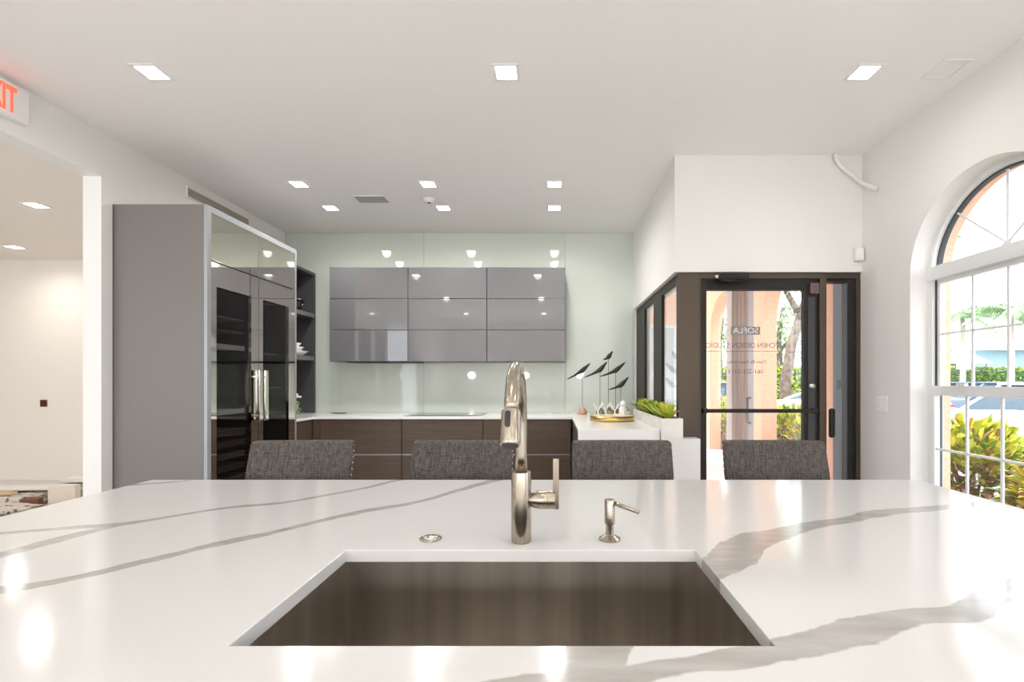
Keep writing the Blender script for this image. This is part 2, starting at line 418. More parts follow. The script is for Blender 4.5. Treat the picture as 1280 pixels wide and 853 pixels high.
# arched single hung window in the right wall
def arched_window(name, WC):
    win = bpy.data.objects.new(name, None); COL.objects.link(win); win.location = (2.55, WC, SILL); WL[win.name] = Vector((2.55, WC, SILL)); struct(win)
    X0, X1 = 2.525, 2.60
    def arc_band(b, r0, r1, x0, x1, zc, n=40):
        for i in range(n):
            a0, a1 = math.pi*i/n, math.pi*(i+1)/n
            p = [(WC-r*math.cos(a), zc+r*math.sin(a)) for r, a in ((r0,a0),(r1,a0),(r1,a1),(r0,a1))]
            b.prism(p, 'x', x0, x1)
    zt0, zt1 = H+.675, H+.765
    b = B(); arc_band(b, WR-.030, WR, X0, X1, SPR); b.box(X0, X1, WC-WR, WC-WR+.035, SILL, zt0); b.box(X0, X1, WC+WR-.035, WC+WR, SILL, zt0)
    b.box(X0, X1, WC-WR+.035, WC+WR-.035, SILL, SILL+.045)
    b.build('window_frame', 'pvc', win)
    b = B(); arc_band(b, WR-.040, WR-.030, X0+.03, X1-.01, SPR); b.box(X0+.02, X1-.01, WC+WR-.042, WC+WR-.035, SILL+.045, zt0); b.box(X0+.02, X1-.01, WC-WR+.035, WC-WR+.042, SILL+.045, zt0)
    b.build('gasket', 'gasket', win)
    B().box(X0-.012, X1, WC-WR+.001, WC+WR-.001, zt0, zt1).build('transom', 'pvc', win, bevel=.006)
    rr = WR-.041; gz = zt1
    b = B()
    for a in (45, 90, 135):
        r_in = rr*.985 if a == 90 else rr*.97
        y, z = WC - math.cos(R(a))*r_in, gz + math.sin(R(a))*(r_in - (gz-SPR)*(.9))
        b.tube([(2.565, WC, gz+.02), (2.565, y, z)], .007, 8)
    b.build('muntin', 'pvc', win)
    B().lathe([(.03,-.01),(.03,.012),(.02,.018)], (2.565, WC, gz), 20, 'x').build('fan_hub', 'pvc', win)
    b = B(); n = 32
    pts = [(WC-rr*math.cos(math.pi*i/n), SPR+rr*math.sin(math.pi*i/n)) for i in range(n+1)]
    pts = [p for p in pts if p[1] > gz]
    b.prism([(WC-rr, gz)] + pts + [(WC+rr, gz)], 'x', 2.568, 2.572); b.build('pane', 'glass', win)
    def sash(nm, x, z0, z1, rows, bot, top):
        y0, y1 = WC-WR+.043, WC+WR-.043; w = .022
        s = B().box(x-.018, x+.018, y0, y0+w, z0, z1).box(x-.018, x+.018, y1-w, y1, z0, z1)
        s.box(x-.018, x+.018, y0+w, y1-w, z0, z0+bot).box(x-.018, x+.018, y0+w, y1-w, z1-top, z1)
        so = s.build(nm, 'pvc', win)
        g0, g1 = z0+bot, z1-top; m = B()
        for k in (1,2,3):
            yy = y0+w+(y1-y0-2*w)*k/4; m.box(x-.006, x+.006, yy-.007, yy+.007, g0, g1)
        for rz in rows: m.box(x-.0062, x+.0062, y0+w, y1-w, rz-.007, rz+.007)
        m.build('muntin_grid', 'pvc', so)
        B().box(x-.002, x+.002, y0+w, y1-w, g0, g1).build('pane', 'glass', so)
        return so
    sash('upper_sash', 2.572, H-.065, zt0-.001, [H+.315], .03, .022)
    ls = sash('lower_sash', 2.535, SILL+.046, H-.03, [H-.447], .05, .062)
    for yy in (WC+.25, WC-.25): B().box(2.505, 2.53, yy-.03, yy+.03, H-.029, H-.012).build('sash_lock', 'trim', ls)
    return win
arched_window('window_1', WC)
for i, c in enumerate((.3, -2.1)): arched_window('window_%d' % (i+5), c)
struct(B().box(XR-.02, 2.524, WC-WR+.001, WC+WR-.001, SILL-.0001, SILL+.018).build('trim_1', 'pvc'))

# ------------------------------------------------------------------ painted glass wall panels
for i, (x0, x1, l) in enumerate(((XL+.002, -1.553, 'pale green glass wall panel at the left, behind the open shelves'), (-1.55, .128, 'pale green glass wall panel in the middle, behind the wall cabinets and cooktop'),
                   (.131, BX+.0, 'narrow pale green glass wall panel at the right behind the bird figurines'))):
    setp(B().box(x0, x1, YB, YB+.011, .4, CZ-.002).build('glass_wall_panel', 'greenglass', bevel=.001), l, 'wall panel', 'green glass panels of the back wall')

# ------------------------------------------------------------------ wall cabinets
for i, l in enumerate(('leftmost glossy grey wall cabinet of three, nearest the open shelves', 'middle glossy grey wall cabinet of three, above the cooktop', 'rightmost glossy grey wall cabinet of three, beside the bird figurines')):
    x0 = -2.513+i*.8795; x1 = x0+.8765; z0, z1 = H+.222, H+1.277; yf = 5.36
    t = thing('wall_cabinet', l, 'cabinet', ((x0+x1)/2, 5.53, z0), 'glossy grey wall cabinets')
    B().box(x0+.001, x1-.001, yf+.022, YB-.001, z0, z1).build('carcass', 'carcass', t)
    hh = (z1-z0)/3
    for k in range(3):
        B().box(x0+.002, x1-.002, yf, yf+.02, z0+hh*k+.003, z0+hh*(k+1)-.003).build('flap_panel', 'gloss', t, bevel=.0015)
setp(B().box(-2.34, -1.52, 5.40, 5.60, H+.211, H+.2215).build('under_cabinet_hood', 'black', bevel=.003), 'slim black extractor strip under the wall cabinets', 'extractor hood')

# ------------------------------------------------------------------ tall cabinet
CX = -2.54; T0, T1 = 3.475, 4.68; TZ = H+1.283
t = thing('tall_cabinet', 'tall grey pantry cabinet with smoked mirror doors and dark glass windows', 'cabinet', (-2.87, 4.08, 0))
XB_ = XL+.012
b = B().box(XB_, CX+.001, T0, T0+.03, .0, TZ).box(XB_, CX+.001, T1-.03, T1, .0, TZ).box(XB_, CX, T0+.03, T1-.03, TZ-.045, TZ).box(XB_, CX, T0+.03, T1-.03, .0, .1)
b.box(XB_, XB_+.01, T0+.03, T1-.03, .1, TZ-.045)
b.build('carcass', 'carcass', t)
B().box(CX+.0015, CX+.026, T0+.001, T0+.040, .0, TZ-.001).box(CX+.0015, CX+.026, T1-.024, T1-.001, .0, TZ-.001).box(CX+.0015, CX+.026, T0+.040, T1-.024, TZ-.046, TZ-.001).build('edge_trim', 'alu', t)
B().box(XL+.0005, XL+.0115, T0, T0+.03, 0, TZ).build('scribe_strip', 'niche', t)
D0, DM, D1 = T0+.042, 4.085, T1-.026
zs = H+.885
xf0, xf1 = CX+.002, CX+.024
for (a, c, w0, w1) in ((D0, DM-.002, 3.575, 3.985), (DM+.002, D1, 4.145, 4.545)):
    B().box(xf0, xf1, a, c, zs+.004, TZ-.048).build('upper_door', 'mirror', t, bevel=.0015)
    zt, zb = H+.705, .16
    d = B(); d.box(xf0, xf1, a, w0, .05, zs-.004).box(xf0, xf1, w1, c, .05, zs-.004).box(xf0, xf1, w0, w1, zt, zs-.004).box(xf0, xf1, w0, w1, .05, zb)
    do = d.build('mirror_door', 'mirror', t)
    B().box(xf0+.004, xf0+.010, w0, w1, zb, zt).build('dark_glass', 'smoke', do)
    hy = (c-.035) if a == D0 else (a+.045)
    B().box(xf1+.028, xf1+.044, hy-.022, hy+.022, H-.335, H+.095).box(xf1, xf1+.028, hy-.008, hy+.008, H+.03, H+.05).box(xf1, xf1+.028, hy-.008, hy+.008, H-.30, H-.28).build('handle', 'chrome', do, bevel=.003)
# dark interior cavities with shelves
for (w0, w1, n) in ((3.575, 3.985, 0), (4.145, 4.545, 1)):
    lo, hi = (D0, DM-.004) if n == 0 else (DM, D1)
    B().box(XB_+.02, CX-.004, lo, w0-.004, .12, H+.8).box(XB_+.02, CX-.004, w1, hi, .12, H+.8).box(XB_+.02, CX-.1, w0-.004, w1, H+.72, H+.8).box(XB_+.011, XB_+.02, w0-.004, w1, .12, H+.8).build('lining', 'black', t)
    if n == 0:
        for z in (H+.27, H-.24): B().box(XB_+.03, CX-.035, w0, w1-.001, z-.014, z+.014).box(CX-.035, CX-.030, w0, w1-.001, z-.020, z+.020).build('shelf', 'alu', t)
        for z in (H-.37, H-.46, H-.555, H-.65, H-.745, H-.84): B().box(XB_+.03, CX-.03, w0, w1-.001, z-.058, z-.010).box(CX-.03, CX-.012, w0, w1-.001, z-.022, z-.010).build('wine_rack', 'darkshelf', t)
        for z in (H+.50, H+.40): B().box(XB_+.03, CX-.035, w0, w1-.001, z-.006, z+.006).build('shelf', 'darkshelf', t)
    else:
        for z in (H+.25, H-.06): B().box(XB_+.03, CX-.05, w0, w1-.001, z-.006, z+.006).build('shelf', 'darkshelf', t)

# open shelf unit on the left counter
S0, S1, SX = T1+.003, YB-.001, -2.84
t = thing('open_shelf_unit', 'dark grey open shelf unit beside the tall mirrored cabinet', 'shelf unit', (-3.0, 5.2, H-.372))
zb = H-.3715
b = B().box(XL+.001, SX, S0, S0+.03, zb, TZ).box(XL+.001, SX, S1-.03, S1, zb, TZ).box(XL+.001, XL+.012, S0+.03, S1-.03, zb, TZ).box(XL+.012, SX, S0+.03, S1-.03, TZ-.03, TZ)
b.build('carcass', 'niche', t)
for z in (H+.80, H+.295):
    B().box(XL+.012, SX-.002, S0+.03, S1-.03, z-.048, z).build('shelf', 'carcass', t)
def bowl(z, r, l, g='white bowls on the open shelf', x=-2.965, y=5.52):
    o = B().lathe([(r*.45, 0), (r*.5, .006), (r, .055), (r*.97, .055), (r*.45, .012)], (x, y, z), 32).build('bowl', 'cer', smooth=True); setp(o, l, 'bowl', g)
bowl(H+.2955, .13, 'wide white bowl resting on the middle open shelf')
bowl(H+.2955+.045, .085, 'smaller white bowl nested in the wide bowl on the open shelf', x=-2.965, y=5.51)
bowl(H+.2955+.0905, .065, 'smallest white bowl, topmost of the stack on the open shelf', x=-2.97, y=5.50)
t = thing('glass_jar', 'lidded glass jar of green produce on the counter under the open shelves', 'jar', (-2.935, 5.47, H-.3715))
B().lathe([(.055,0),(.06,.01),(.06,.15),(.045,.175),(.045,.185)], (-2.935,5.47,H-.3715), 28).build('jar', 'jar', t, smooth=True)
b = B()
for i in range(26):
    a = random.random()*6.28; r = random.random()*.036
    c = Vector((-2.935+r*math.cos(a), 5.47+r*math.sin(a), H-.355+random.random()*.12)); s_ = .013
    b.mi = i % 2; b.lathe([(.002,-s_),(s_*.8,-s_*.6),(s_,0),(s_*.8,s_*.6),(.002,s_)], c, 8)
b.build('filling', ['lf5', 'lf1'], t, smooth=True).__setitem__('kind', 'stuff')
B().lathe([(.047,.186),(.047,.205),(.012,.21),(.012,.23),(.002,.235)], (-2.935,5.47,H-.3715), 24).build('lid', 'cer', t, smooth=True)
t = thing('ornament_sculpture', 'small dark rounded ornament on the top open shelf', 'ornament', (-2.935, 5.50, H+.8005))
B().lathe([(.05,0),(.05,.012),(.012,.018),(.012,.03)], (-2.935,5.50,H+.8005), 20).build('base', 'black', t, smooth=True)
b = B(); b.tube([(-2.935+.055*math.cos(a), 5.50+.02*math.sin(2*a), H+.8005+.085+.055*math.sin(a)) for a in [2*math.pi*i/24 for i in range(25)]], .018, 10, caps=False); b.build('ring', 'blackgloss', t, smooth=True)

# ------------------------------------------------------------------ base cabinets and counters
CT = H-.372; TH = .026
b = B()
YF = 5.04; XLf = -2.53; PX0, PX1, PY = .182, .815, 3.70
pts = [(XL+.001, T1+.002), (XLf, T1+.002), (XLf, YF), (PX0, YF), (PX0, PY+.03), (PX1-.001, PY+.03), (PX1-.001, YB-.0005), (XL+.001, YB-.0005)]
b.prism(pts, 'z', CT-TH, CT)
b.box(PX0, PX1-.001, PY, PY+.03, 0.0, CT)
setp(b.build('kitchen_worktop', 'quartz', bevel=.002, origin=(0, 5.4, CT-TH)), 'white quartz worktop running along the back wall and out to the entry', 'countertop')
def unit(x0, x1, y0, y1, face, label, splits, m='wood', lm='woody'):
    zt = CT-TH-.001; t = thing('base_cabinet', label, 'cabinet', ((x0+x1)/2, (y0+y1)/2, 0), 'brown wood base cabinets')
    f = .02
    if face == 'y': c = (x0+.001, x1-.001, y0+f, y1); fr = lambda z0, z1: (x0+.002, x1-.002, y0, y0+f-.001, z0, z1)
    elif face == 'x+': c = (x0, x1-f, y0+.001, y1-.001); fr = lambda z0, z1: (x1-f+.001, x1, y0+.002, y1-.002, z0, z1)
    else: c = (x0+f, x1, y0+.001, y1-.001); fr = lambda z0, z1: (x0, x0+f-.001, y0+.002, y1-.002, z0, z1)
    B().box(c[0], c[1], c[2], c[3], .1, zt).build('carcass', m, t)
    B().box(c[0]+.05, c[1]-.05, c[2]+.05, c[3]-.0, .0, .1).build('plinth', 'black', t)
    for z0, z1 in splits:
        B().box(*fr(z0, z1)).build('drawer_front', m, t, bevel=.001)
        g = list(fr(z0-.016, z0-.002))
        if z0 > .3:
            if face == 'y': g[3] = g[3]; g[2] += .006
            B().box(*g).build('grip_channel', 'alu', t)
    return t
zs_ = [(H-.765, CT-TH-.012), (.10, H-.785)]
for x0, x1, l in ((-2.47, -1.612, 'brown wood drawer unit left of the cooktop'), (-1.608, -.755, 'brown wood drawer unit under the cooktop'), (-.751, .172, 'brown wood drawer unit right of the cooktop, at the inner corner')):
    unit(x0, x1, YF+.02, YB-.002, 'y', l, zs_)
setp(B().box(-2.548, -2.4725, YF+.02, YF+.04, .1, CT-TH-.001).build('corner_filler', 'wood'), 'narrow brown wood filler strip in the left cabinet corner', 'filler panel')
unit(XL+.001, XLf-.02, T1+.003, YF+.01, 'x+', 'short brown wood base cabinet under the open shelves', [(.10, CT-TH-.012)], 'woody')
unit(PX0+.012, PX1-.003, PY+.032, YF+.0, 'x-', 'brown wood side cabinet of the white peninsula, facing the cooktop run', zs_, 'woody')

setp(B().box(-1.63, -.78, 5.18, 5.62, CT+.0003, CT+.006).build('cooktop', 'blackgloss', bevel=.002), 'flat black glass cooktop set on the back worktop', 'cooktop')
setp(B().box(-2.56, -2.41, 5.52, 5.57, CT+.0003, CT+.010).build('pop_up_outlet', 'gasket', bevel=.003), 'small grey outlet strip on the worktop, left of the cooktop', 'outlet')

# low white wall under storefront + planter
struct(B().box(PX1+.003, 1.11, 3.65, YB+.01, 0, H-.4375).build('wall_storefront_sill', 'wall', bevel=.002))
t = thing('planter_box', 'long white trough planter of leafy plants on the low sill', 'planter', (.89, 4.3, H-.4370))
pz0, pz1 = H-.437, H-.284; px0, px1, py0, py1 = PX1+.004, PX1+.165, 3.655, 4.98
B().box(px0, px1, py0, py0+.012, pz0, pz1).box(px0, px1, py1-.012, py1, pz0, pz1).box(px0, px0+.012, py0+.012, py1-.012, pz0, pz1).box(px1-.012, px1, py0+.012, py1-.012, pz0, pz1).box(px0+.012, px1-.012, py0+.012, py1-.012, pz0, pz0+.012).build('trough', 'planter', t)
B().box(px0+.012, px1-.012, py0+.012, py1-.012, pz0+.012, pz1-.02).build('soil', 'soil', t)
def rosette(name, c, n, L, W, mats, up=.5, seed=0, parent=None, **k):
    rnd = random.Random(seed); b = B()
    for i in range(n):
        a = i*2.4+rnd.random()*.4; e = up + (i/n)*.9 + rnd.uniform(-.15, .15)
        d = (math.cos(a)*math.cos(e), math.sin(a)*math.cos(e), math.sin(e))
        b.mi = rnd.randrange(len(mats)); b.leaf(c, d, L*rnd.uniform(.7, 1.1)*(1-.2*i/n), W*rnd.uniform(.8,1.2), .45, .2)
    return b.build(name, mats, parent, recalc=False, origin=c if parent is None else None)
pl = ['leafy plant with lime rosette, frontmost in the white trough', 'bright yellow green rosette plant, second from the front in the trough', 'leafy green plant in the middle of the white trough', 'darker green plant halfway along the white trough',
      'lime plant towards the back of the trough', 'rosette plant near the far end of the trough', 'green rosette plant at the far left end of the trough']
spots = [(.900, 3.80, ['lf3','lf2','lf2']), (.895, 3.99, ['lf3','lf2','lf1']), (.89, 4.19, ['lf2','lf1','lf3']), (.905, 4.38, ['lf4','lf1','lf1']), (.89, 4.56, ['lf3','lf2','lf1']), (.90, 4.73, ['lf1','lf2','lf3']), (.89, 4.88, ['lf2','lf1','lf3'])]
for i, (x, y, ms) in enumerate(spots):
    o = rosette('trough_plant', (x, y, pz1-.03), 60, .20, .042, ms, .75, 20+i); setp(o, pl[i], 'plant', 'leafy plants in the white trough')
t = thing('potted_succulent', 'small green succulent in a white pot between tray and trough', 'plant', (.735, 4.92, CT))
B().lathe([(.030,.0005),(.042,.07),(.038,.07),(.036,.06)], (.735,4.92,CT), 24).build('pot', 'cer', t, smooth=True)
rosette('foliage', (.735, 4.92, CT+.062), 26, .085, .020, ['lf5','lf1','lf8'], .3, 99, t)

# ------------------------------------------------------------------ bird figurines on rods
def bird(base, rod_top, tail, body, head, basemat, label, r=.055):
    bx_, by = base
    t = thing('bird_figurine', label, 'figurine', (bx_, by, CT), 'bird figurines on rods')
    B().lathe([(r,.0005),(r,.012),(r*.93,.035),(r*.72,.062),(r*.4,.078),(.008,.084)], (bx_,by,CT), 28).build('base', basemat, t, smooth=True)
    B().tube([(bx_,by,CT+.08),(bx_,by,rod_top)], .0028, 8).build('rod', 'rod', t)
    T, Bd, Hd = Vector((tail[0], by, tail[1])), Vector((body[0], by, body[1])), Vector((head[0], by, head[1]))
    m1 = T.lerp(Bd, .5)+Vector((0,0,-.004)); neck = Bd.lerp(Hd, .55)
    pts = [T, T.lerp(m1,.4), m1, m1.lerp(Bd,.6), Bd, Bd.lerp(Hd,.3), neck, Bd.lerp(Hd,.8), Hd]
    b = B(); b.tube(pts, [.004,.008,.011,.018,.026,.024,.016,.011,.002], 12, squash=(1,.7,1)); b.build('bird', 'birdblk', t, smooth=True)
def wp(px, py, d): return ((px-693)*d/600, H+(477-py)*d/600)
for (rodx, d, tl, bd, hd, m, l) in (
    (728, 5.45, (709,474.5), (727.5,463.5), (738,454), 'beechd', 'black bird figurine on a rod with a pale wood base, leftmost of the five'),
    (750, 5.27, (730.5,472.2), (750.5,462.8), (759,452.3), 'walnut', 'black bird figurine second from left, low flying above dark dome base'),
    (760.5, 5.42, (754,449.8), (761,446.8), (766,439), 'walnut', 'small black bird figurine perched on the tallest rod'),
    (769.5, 5.27, (750.5,470.8), (770,463.6), (781.8,453), 'walnut', 'black bird figurine second from right, long tail crossing the rods'),
    (776, 5.16, (761,487.4), (774.5,481.8), (786,471.2), 'walnut', 'lowest black bird figurine, rightmost of the five, behind the tray')):
    T, Bd, Hd = wp(*tl, d), wp(*bd, d), wp(*hd, d); x = (rodx-693)*d/600
    bird((x, d), Bd[1]-.01, T, (x, Bd[1]), Hd, m, l, .046 if rodx > 740 else .052)
# tray
TX, TY = .549, 4.58
t = thing('serving_tray', 'round pale tray with a brass rim on the white peninsula', 'tray', (TX, TY, CT))
B().lathe([(.208,.0005),(.212,.004),(.212,.050),(.206,.050),(.206,.040)], (TX,TY,CT), 64, caps=False).build('rim', 'brass', t, smooth=True).modifiers.new('s','SOLIDIFY').thickness = .002
B().lathe([(.2,.001),(.2055,.004),(.2055,.046),(.001,.0461)], (TX,TY,CT), 64).build('tray_top', 'palewood', t)
def yfig(x, y, h, lab):
    b = B(); z = CT+.0468
    b.tube([(x,y,z),(x,y,z+h*.42)], [.008,.007], 10)
    b.tube([(x,y,z+h*.40),(x-.028,y,z+h*.78),(x-.040,y,z+h)], [.007,.007,.004], 10)
    b.tube([(x,y,z+h*.40),(x+.028,y,z+h*.78),(x+.040,y,z+h)], [.007,.007,.004], 10)
    b.lathe([(.016,0),(.016,.004),(.007,.008)], (x,y,z), 16)
    setp(b.build('branch_figurine', 'cer', smooth=True), lab, 'figurine', 'white branching figurines on the tray')
yfig(.415, 4.58, .115, 'white Y shaped branch figurine, leftmost on the brass tray')
yfig(.493, 4.60, .125, 'white Y shaped branch figurine, middle one on the brass tray')
yfig(.575, 4.57, .115, 'white Y shaped branch figurine beside the crumpled white figure')
rosette('air_plant', (.452, 4.66, CT+.062), 16, .07, .008, ['lf5','lf8'], .6, 5).__setitem__('label', 'pale air plant between the left and middle branch figurines')
rosette('air_plant', (.532, 4.66, CT+.062), 16, .07, .008, ['lf5','lf8'], .6, 6).__setitem__('label', 'pale air plant right of the middle branch figurine on the tray')
for o in [o for o in bpy.data.objects if o.name.startswith('air_plant')]:
    o['category'] = 'plant'; o['group'] = 'air plants on the tray'; o.location.z -= .0145
b = B(); rnd = random.Random(3); prof = [(.035,0),(.042,.03),(.036,.06),(.024,.085),(.03,.105),(.02,.13),(.002,.138)]
b.lathe(prof, (.655, 4.60, CT+.0468), 9)
for v in b.bm.verts: v.co += Vector((rnd.uniform(-.006,.006), rnd.uniform(-.006,.006), 0))
b.tube([(.648,4.60,CT+.165),(.640,4.60,CT+.20)],[.007,.003],6); b.tube([(.662,4.60,CT+.165),(.668,4.60,CT+.197)],[.007,.003],6)
setp(b.build('faceted_figurine', 'cer'), 'crumpled white faceted animal figurine at right end of tray', 'figurine')

# ------------------------------------------------------------------ storefront side (plane near X=.97)
sf = bpy.data.objects.new('window_8', None); COL.objects.link(sf); sf.location = (.98, 4.8, H-.4375); WL[sf.name] = Vector((.98, 4.8, H-.4375)); struct(sf)
zf0 = H-.437; zf1 = BZ-.003
def fr(y0, y1, z0=zf0, z1=zf1, nm='frame_post', x0=.974, x1=1.0, m='bronzed'): return B().box(x0, x1, y0, y1, z0, z1).build(nm, m, sf, bevel=.002)
fr(5.20, YB-.005); fr(4.36, 4.72)
fr(3.832, 4.36, zf1-.07, zf1, 'head_rail'); fr(4.72, 5.20, zf1-.07, zf1, 'head_rail'); fr(3.832, 4.36, zf0, zf0+.05, 'sill_rail'); fr(4.72, 5.20, zf0, zf0+.05, 'sill_rail')
B().box(.99, .996, 3.832, 4.36, zf0+.05, zf1-.07).build('pane', 'glass', sf)
B().box(.99, .996, 4.72, 5.20, zf0+.05, zf1-.07).build('pane', 'glass', sf)
text_mesh('2', .13, (.986, 4.79, H+.335), (R(90), 0, R(-90)), 'suite_number', 'letterw', sf)
# corner column
struct(B().box(.972, 1.14, YD+.02, 3.83, H-.437, BZ-.003).build('trim_2', 'bronze', bevel=.002))

# ------------------------------------------------------------------ entry wall frame and glass door
EY = YD+.06
fz = BZ-.003
fo = bpy.data.objects.new('trim_3', None); COL.objects.link(fo); fo.location = (1.7, EY, 0); WL[fo.name] = Vector((1.7, EY, 0)); struct(fo)
def ex(px): return (px-693)*(EY-.03)/600      # layout widths of the frame
B().box(1.141, 1.150, EY-.04, EY+.06, 0, fz).build('door_jamb', 'bronze', fo)
B().box(1.150, XR-.001, EY-.04, EY+.06, fz-.045, fz).build('frame_head', 'bronze', fo, bevel=.002)
B().box(ex(1023.5), ex(1032), EY-.045, EY+.065, 0, fz-.046).build('mullion', 'bronze', fo, bevel=.002)
B().box(XR-.035, XR-.001, EY-.04, EY+.06, 0, fz-.046).build('door_jamb', 'bronze', fo)
B().box(ex(1060), XR-.036, EY-.02, EY+.055, 0, fz-.046).build('sidelight_stile', 'black', fo)
B().box(ex(1032)+.001, ex(1060)-.001, EY-.02, EY+.05, 0, .12).box(ex(1032)+.001, ex(1060)-.001, EY-.02, EY+.05, fz-.07, fz-.046).build('sidelight_rail', 'bronzed', fo)
B().box(ex(1032)+.001, ex(1060)-.001, EY+.01, EY+.016, .12, fz-.07).build('sidelight_pane', 'glass', fo)
door = bpy.data.objects.new('door_1', None); COL.objects.link(door); door.location = (1.6, EY, 0); WL[door.name] = Vector((1.6, EY, 0)); struct(door)
dx0, dx1 = 1.152, ex(1023.5)-.003; dz1 = fz-.047
gl0, gl1 = ex(883.5), ex(1005.5)
B().box(dx0, gl0, EY-.025, EY+.025, .01, dz1).build('hinge_stile', 'bronzed', door, bevel=.002)
B().box(gl1, dx1, EY-.025, EY+.025, .01, dz1).build('lock_stile', 'bronzed', door, bevel=.002)
B().box(gl1+.03, gl1+.085, EY-.029, EY-.0255, .2, dz1-.14).build('stile_cover', mat('grey_cover', (.035,.035,.04,1), .45), door)
B().box(gl0, gl1, EY-.025, EY+.025, dz1-.085, dz1).build('top_rail', 'bronzed', door)
B().box(gl0, gl1, EY-.025, EY+.025, .01, .25).build('bottom_rail', 'bronzed', door)
B().box(gl0, gl1, EY-.003, EY+.003, .25, dz1-.085).build('pane', 'glass', door)
pb = B().box(dx0+.01, dx1-.02, EY-.075, EY-.055, H-.245, H-.215).box(dx0+.01, dx0+.05, EY-.056, EY-.0255, H-.25, H-.21).box(dx1-.06, dx1-.02, EY-.056, EY-.0255, H-.25, H-.21)
pb.build('push_bar', 'bronzed', door, bevel=.003)
B().lathe([(.018,-.035),(.016,-.0),(.02,0)], (gl1+.055, EY-.0255, H-.035), 20, 'y').build('lock_cylinder', 'chrome', door, smooth=True)
B().box(dx1-.075, dx1-.005, EY-.055, EY-.0255, dz1-.12, dz1-.035).build('contact_switch', mat('brown_sensor', (.12,.07,.06,1), .4), door, bevel=.003)
# pull handle on the outside
b = B(); xh = gl1-.40-.0
b.tube([(1.555,EY+.0035,H-.13),(1.555,EY+.06,H-.13),(1.555,EY+.06,H-.33),(1.555,EY+.0035,H-.33)], .011, 10); b.build('pull_handle', 'alu', door, smooth=True)
# paddle by sidelight
B().box(ex(1033), ex(1040), EY-.085, EY-.047, H-.44, H-.21).build('electric_lock_box', 'bronzed', fo, bevel=.018, seg=4)
# lettering on the door glass (reads from outside)
tx = 1.52
def dt(s, size, z, sx=1, m='letter', x=tx): return text_mesh(s, size, (x, EY+.0045, z), (R(90), 0, R(180)), 'lettering', m, door, sx=sx)
lb = B(); lw, lh = .115, .031; zc = H+.403
for q in ((-lw, lw, -lh, -lh+.006), (-lw, lw, lh-.006, lh), (-lw, -lw+.006, -lh+.006, lh-.006), (lw-.006, lw, -lh+.006, lh-.006)): lb.box(tx+q[0], tx+q[1], EY+.0035, EY+.005, zc+q[2], zc+q[3])
lb.build('logo_frame', 'letter', door)
B().box(tx-lw+.006, tx+lw-.006, EY+.0033, EY+.0039, zc-lh+.006, zc+lh-.006).build('logo_panel', mat('grey_vinyl', (.25,.22,.22,1), .6), door)
text_mesh('SOFLA', .066, (tx, EY+.0020, zc), (R(90), 0, R(180)), 'lettering', 'letterw', door, sx=1.05).location.y = -.0045+.0045
dt('KITCHEN DESIGN STUDIO', .058, H+.285, .93); B().box(tx-.33, tx+.33, EY+.0035, EY+.0045, H+.238, H+.242).build('rule_line', 'letter', door)
dt('Open By Appointment', .038, H+.155, .95); dt('561-221-5114', .05, H+.078, 1.0)
# door closer
t = thing('door_closer', 'dark hydraulic door closer above the glass entry door', 'door closer', (1.33, EY-.07, BZ-.05))
x0 = 1.28
B().box(x0, x0+.22, EY-.125, EY-.042, BZ-.070, BZ-.020).build('body', 'bronzed', t, bevel=.006)
B().lathe([(.012,-.015),(.014,0),(.014,.02)], (x0-.02, EY-.09, BZ-.045), 16, 'x').build('adjuster', 'chrome', t, smooth=True)
b = B(); b.tube([(x0+.10,EY-.09,BZ-.078),(x0-.0,EY-.16,BZ-.085),(x0+.01,EY-.17,BZ-.085),(x0+.26,EY-.06,BZ-.070)], .008, 8); b.build('arm', 'bronzed', t)

# ------------------------------------------------------------------ entry corner fittings
def on_right(d): return XR
b = B(); b.tube([(2.18, YD-.022, CZ+.0), (2.19, YD-.022, CZ-.05), (2.215, YD-.024, CZ-.09), (2.26, YD-.026, CZ-.13), (2.382, YD-.05, CZ-.245), (2.384, YD-.20, CZ-.345)], .017, 12)
t0_ = setp(b.build('conduit_pipe', 'trim', smooth=True), 'white conduit pipe slanting across the ceiling corner by the entry', 'pipe')
t = thing('motion_sensor', 'small white motion sensor in the corner above the entry door', 'sensor', (2.36, YD-.02, H+.93))
B().box(2.33, 2.395, YD-.05, YD-.001, H+.93, H+1.04).build('housing', 'trim', t, bevel=.014, seg=4)
B().box(2.345, 2.38, YD-.053, YD-.049, H+.945, H+.985).build('lens', 'cer', t, bevel=.001)
t = thing('light_switch', 'white double light switch plate on the wall beside the window', 'switch', (XR, 3.515, H-.165))
B().box(XR-.007, XR-.0005, 3.455, 3.575, H-.225, H-.105).build('plate', 'trim', t, bevel=.003)
for y in (3.49, 3.54): B().box(XR-.011, XR-.007, y-.016, y+.016, H-.2, H-.13).build('rocker', 'cer', t, bevel=.002)

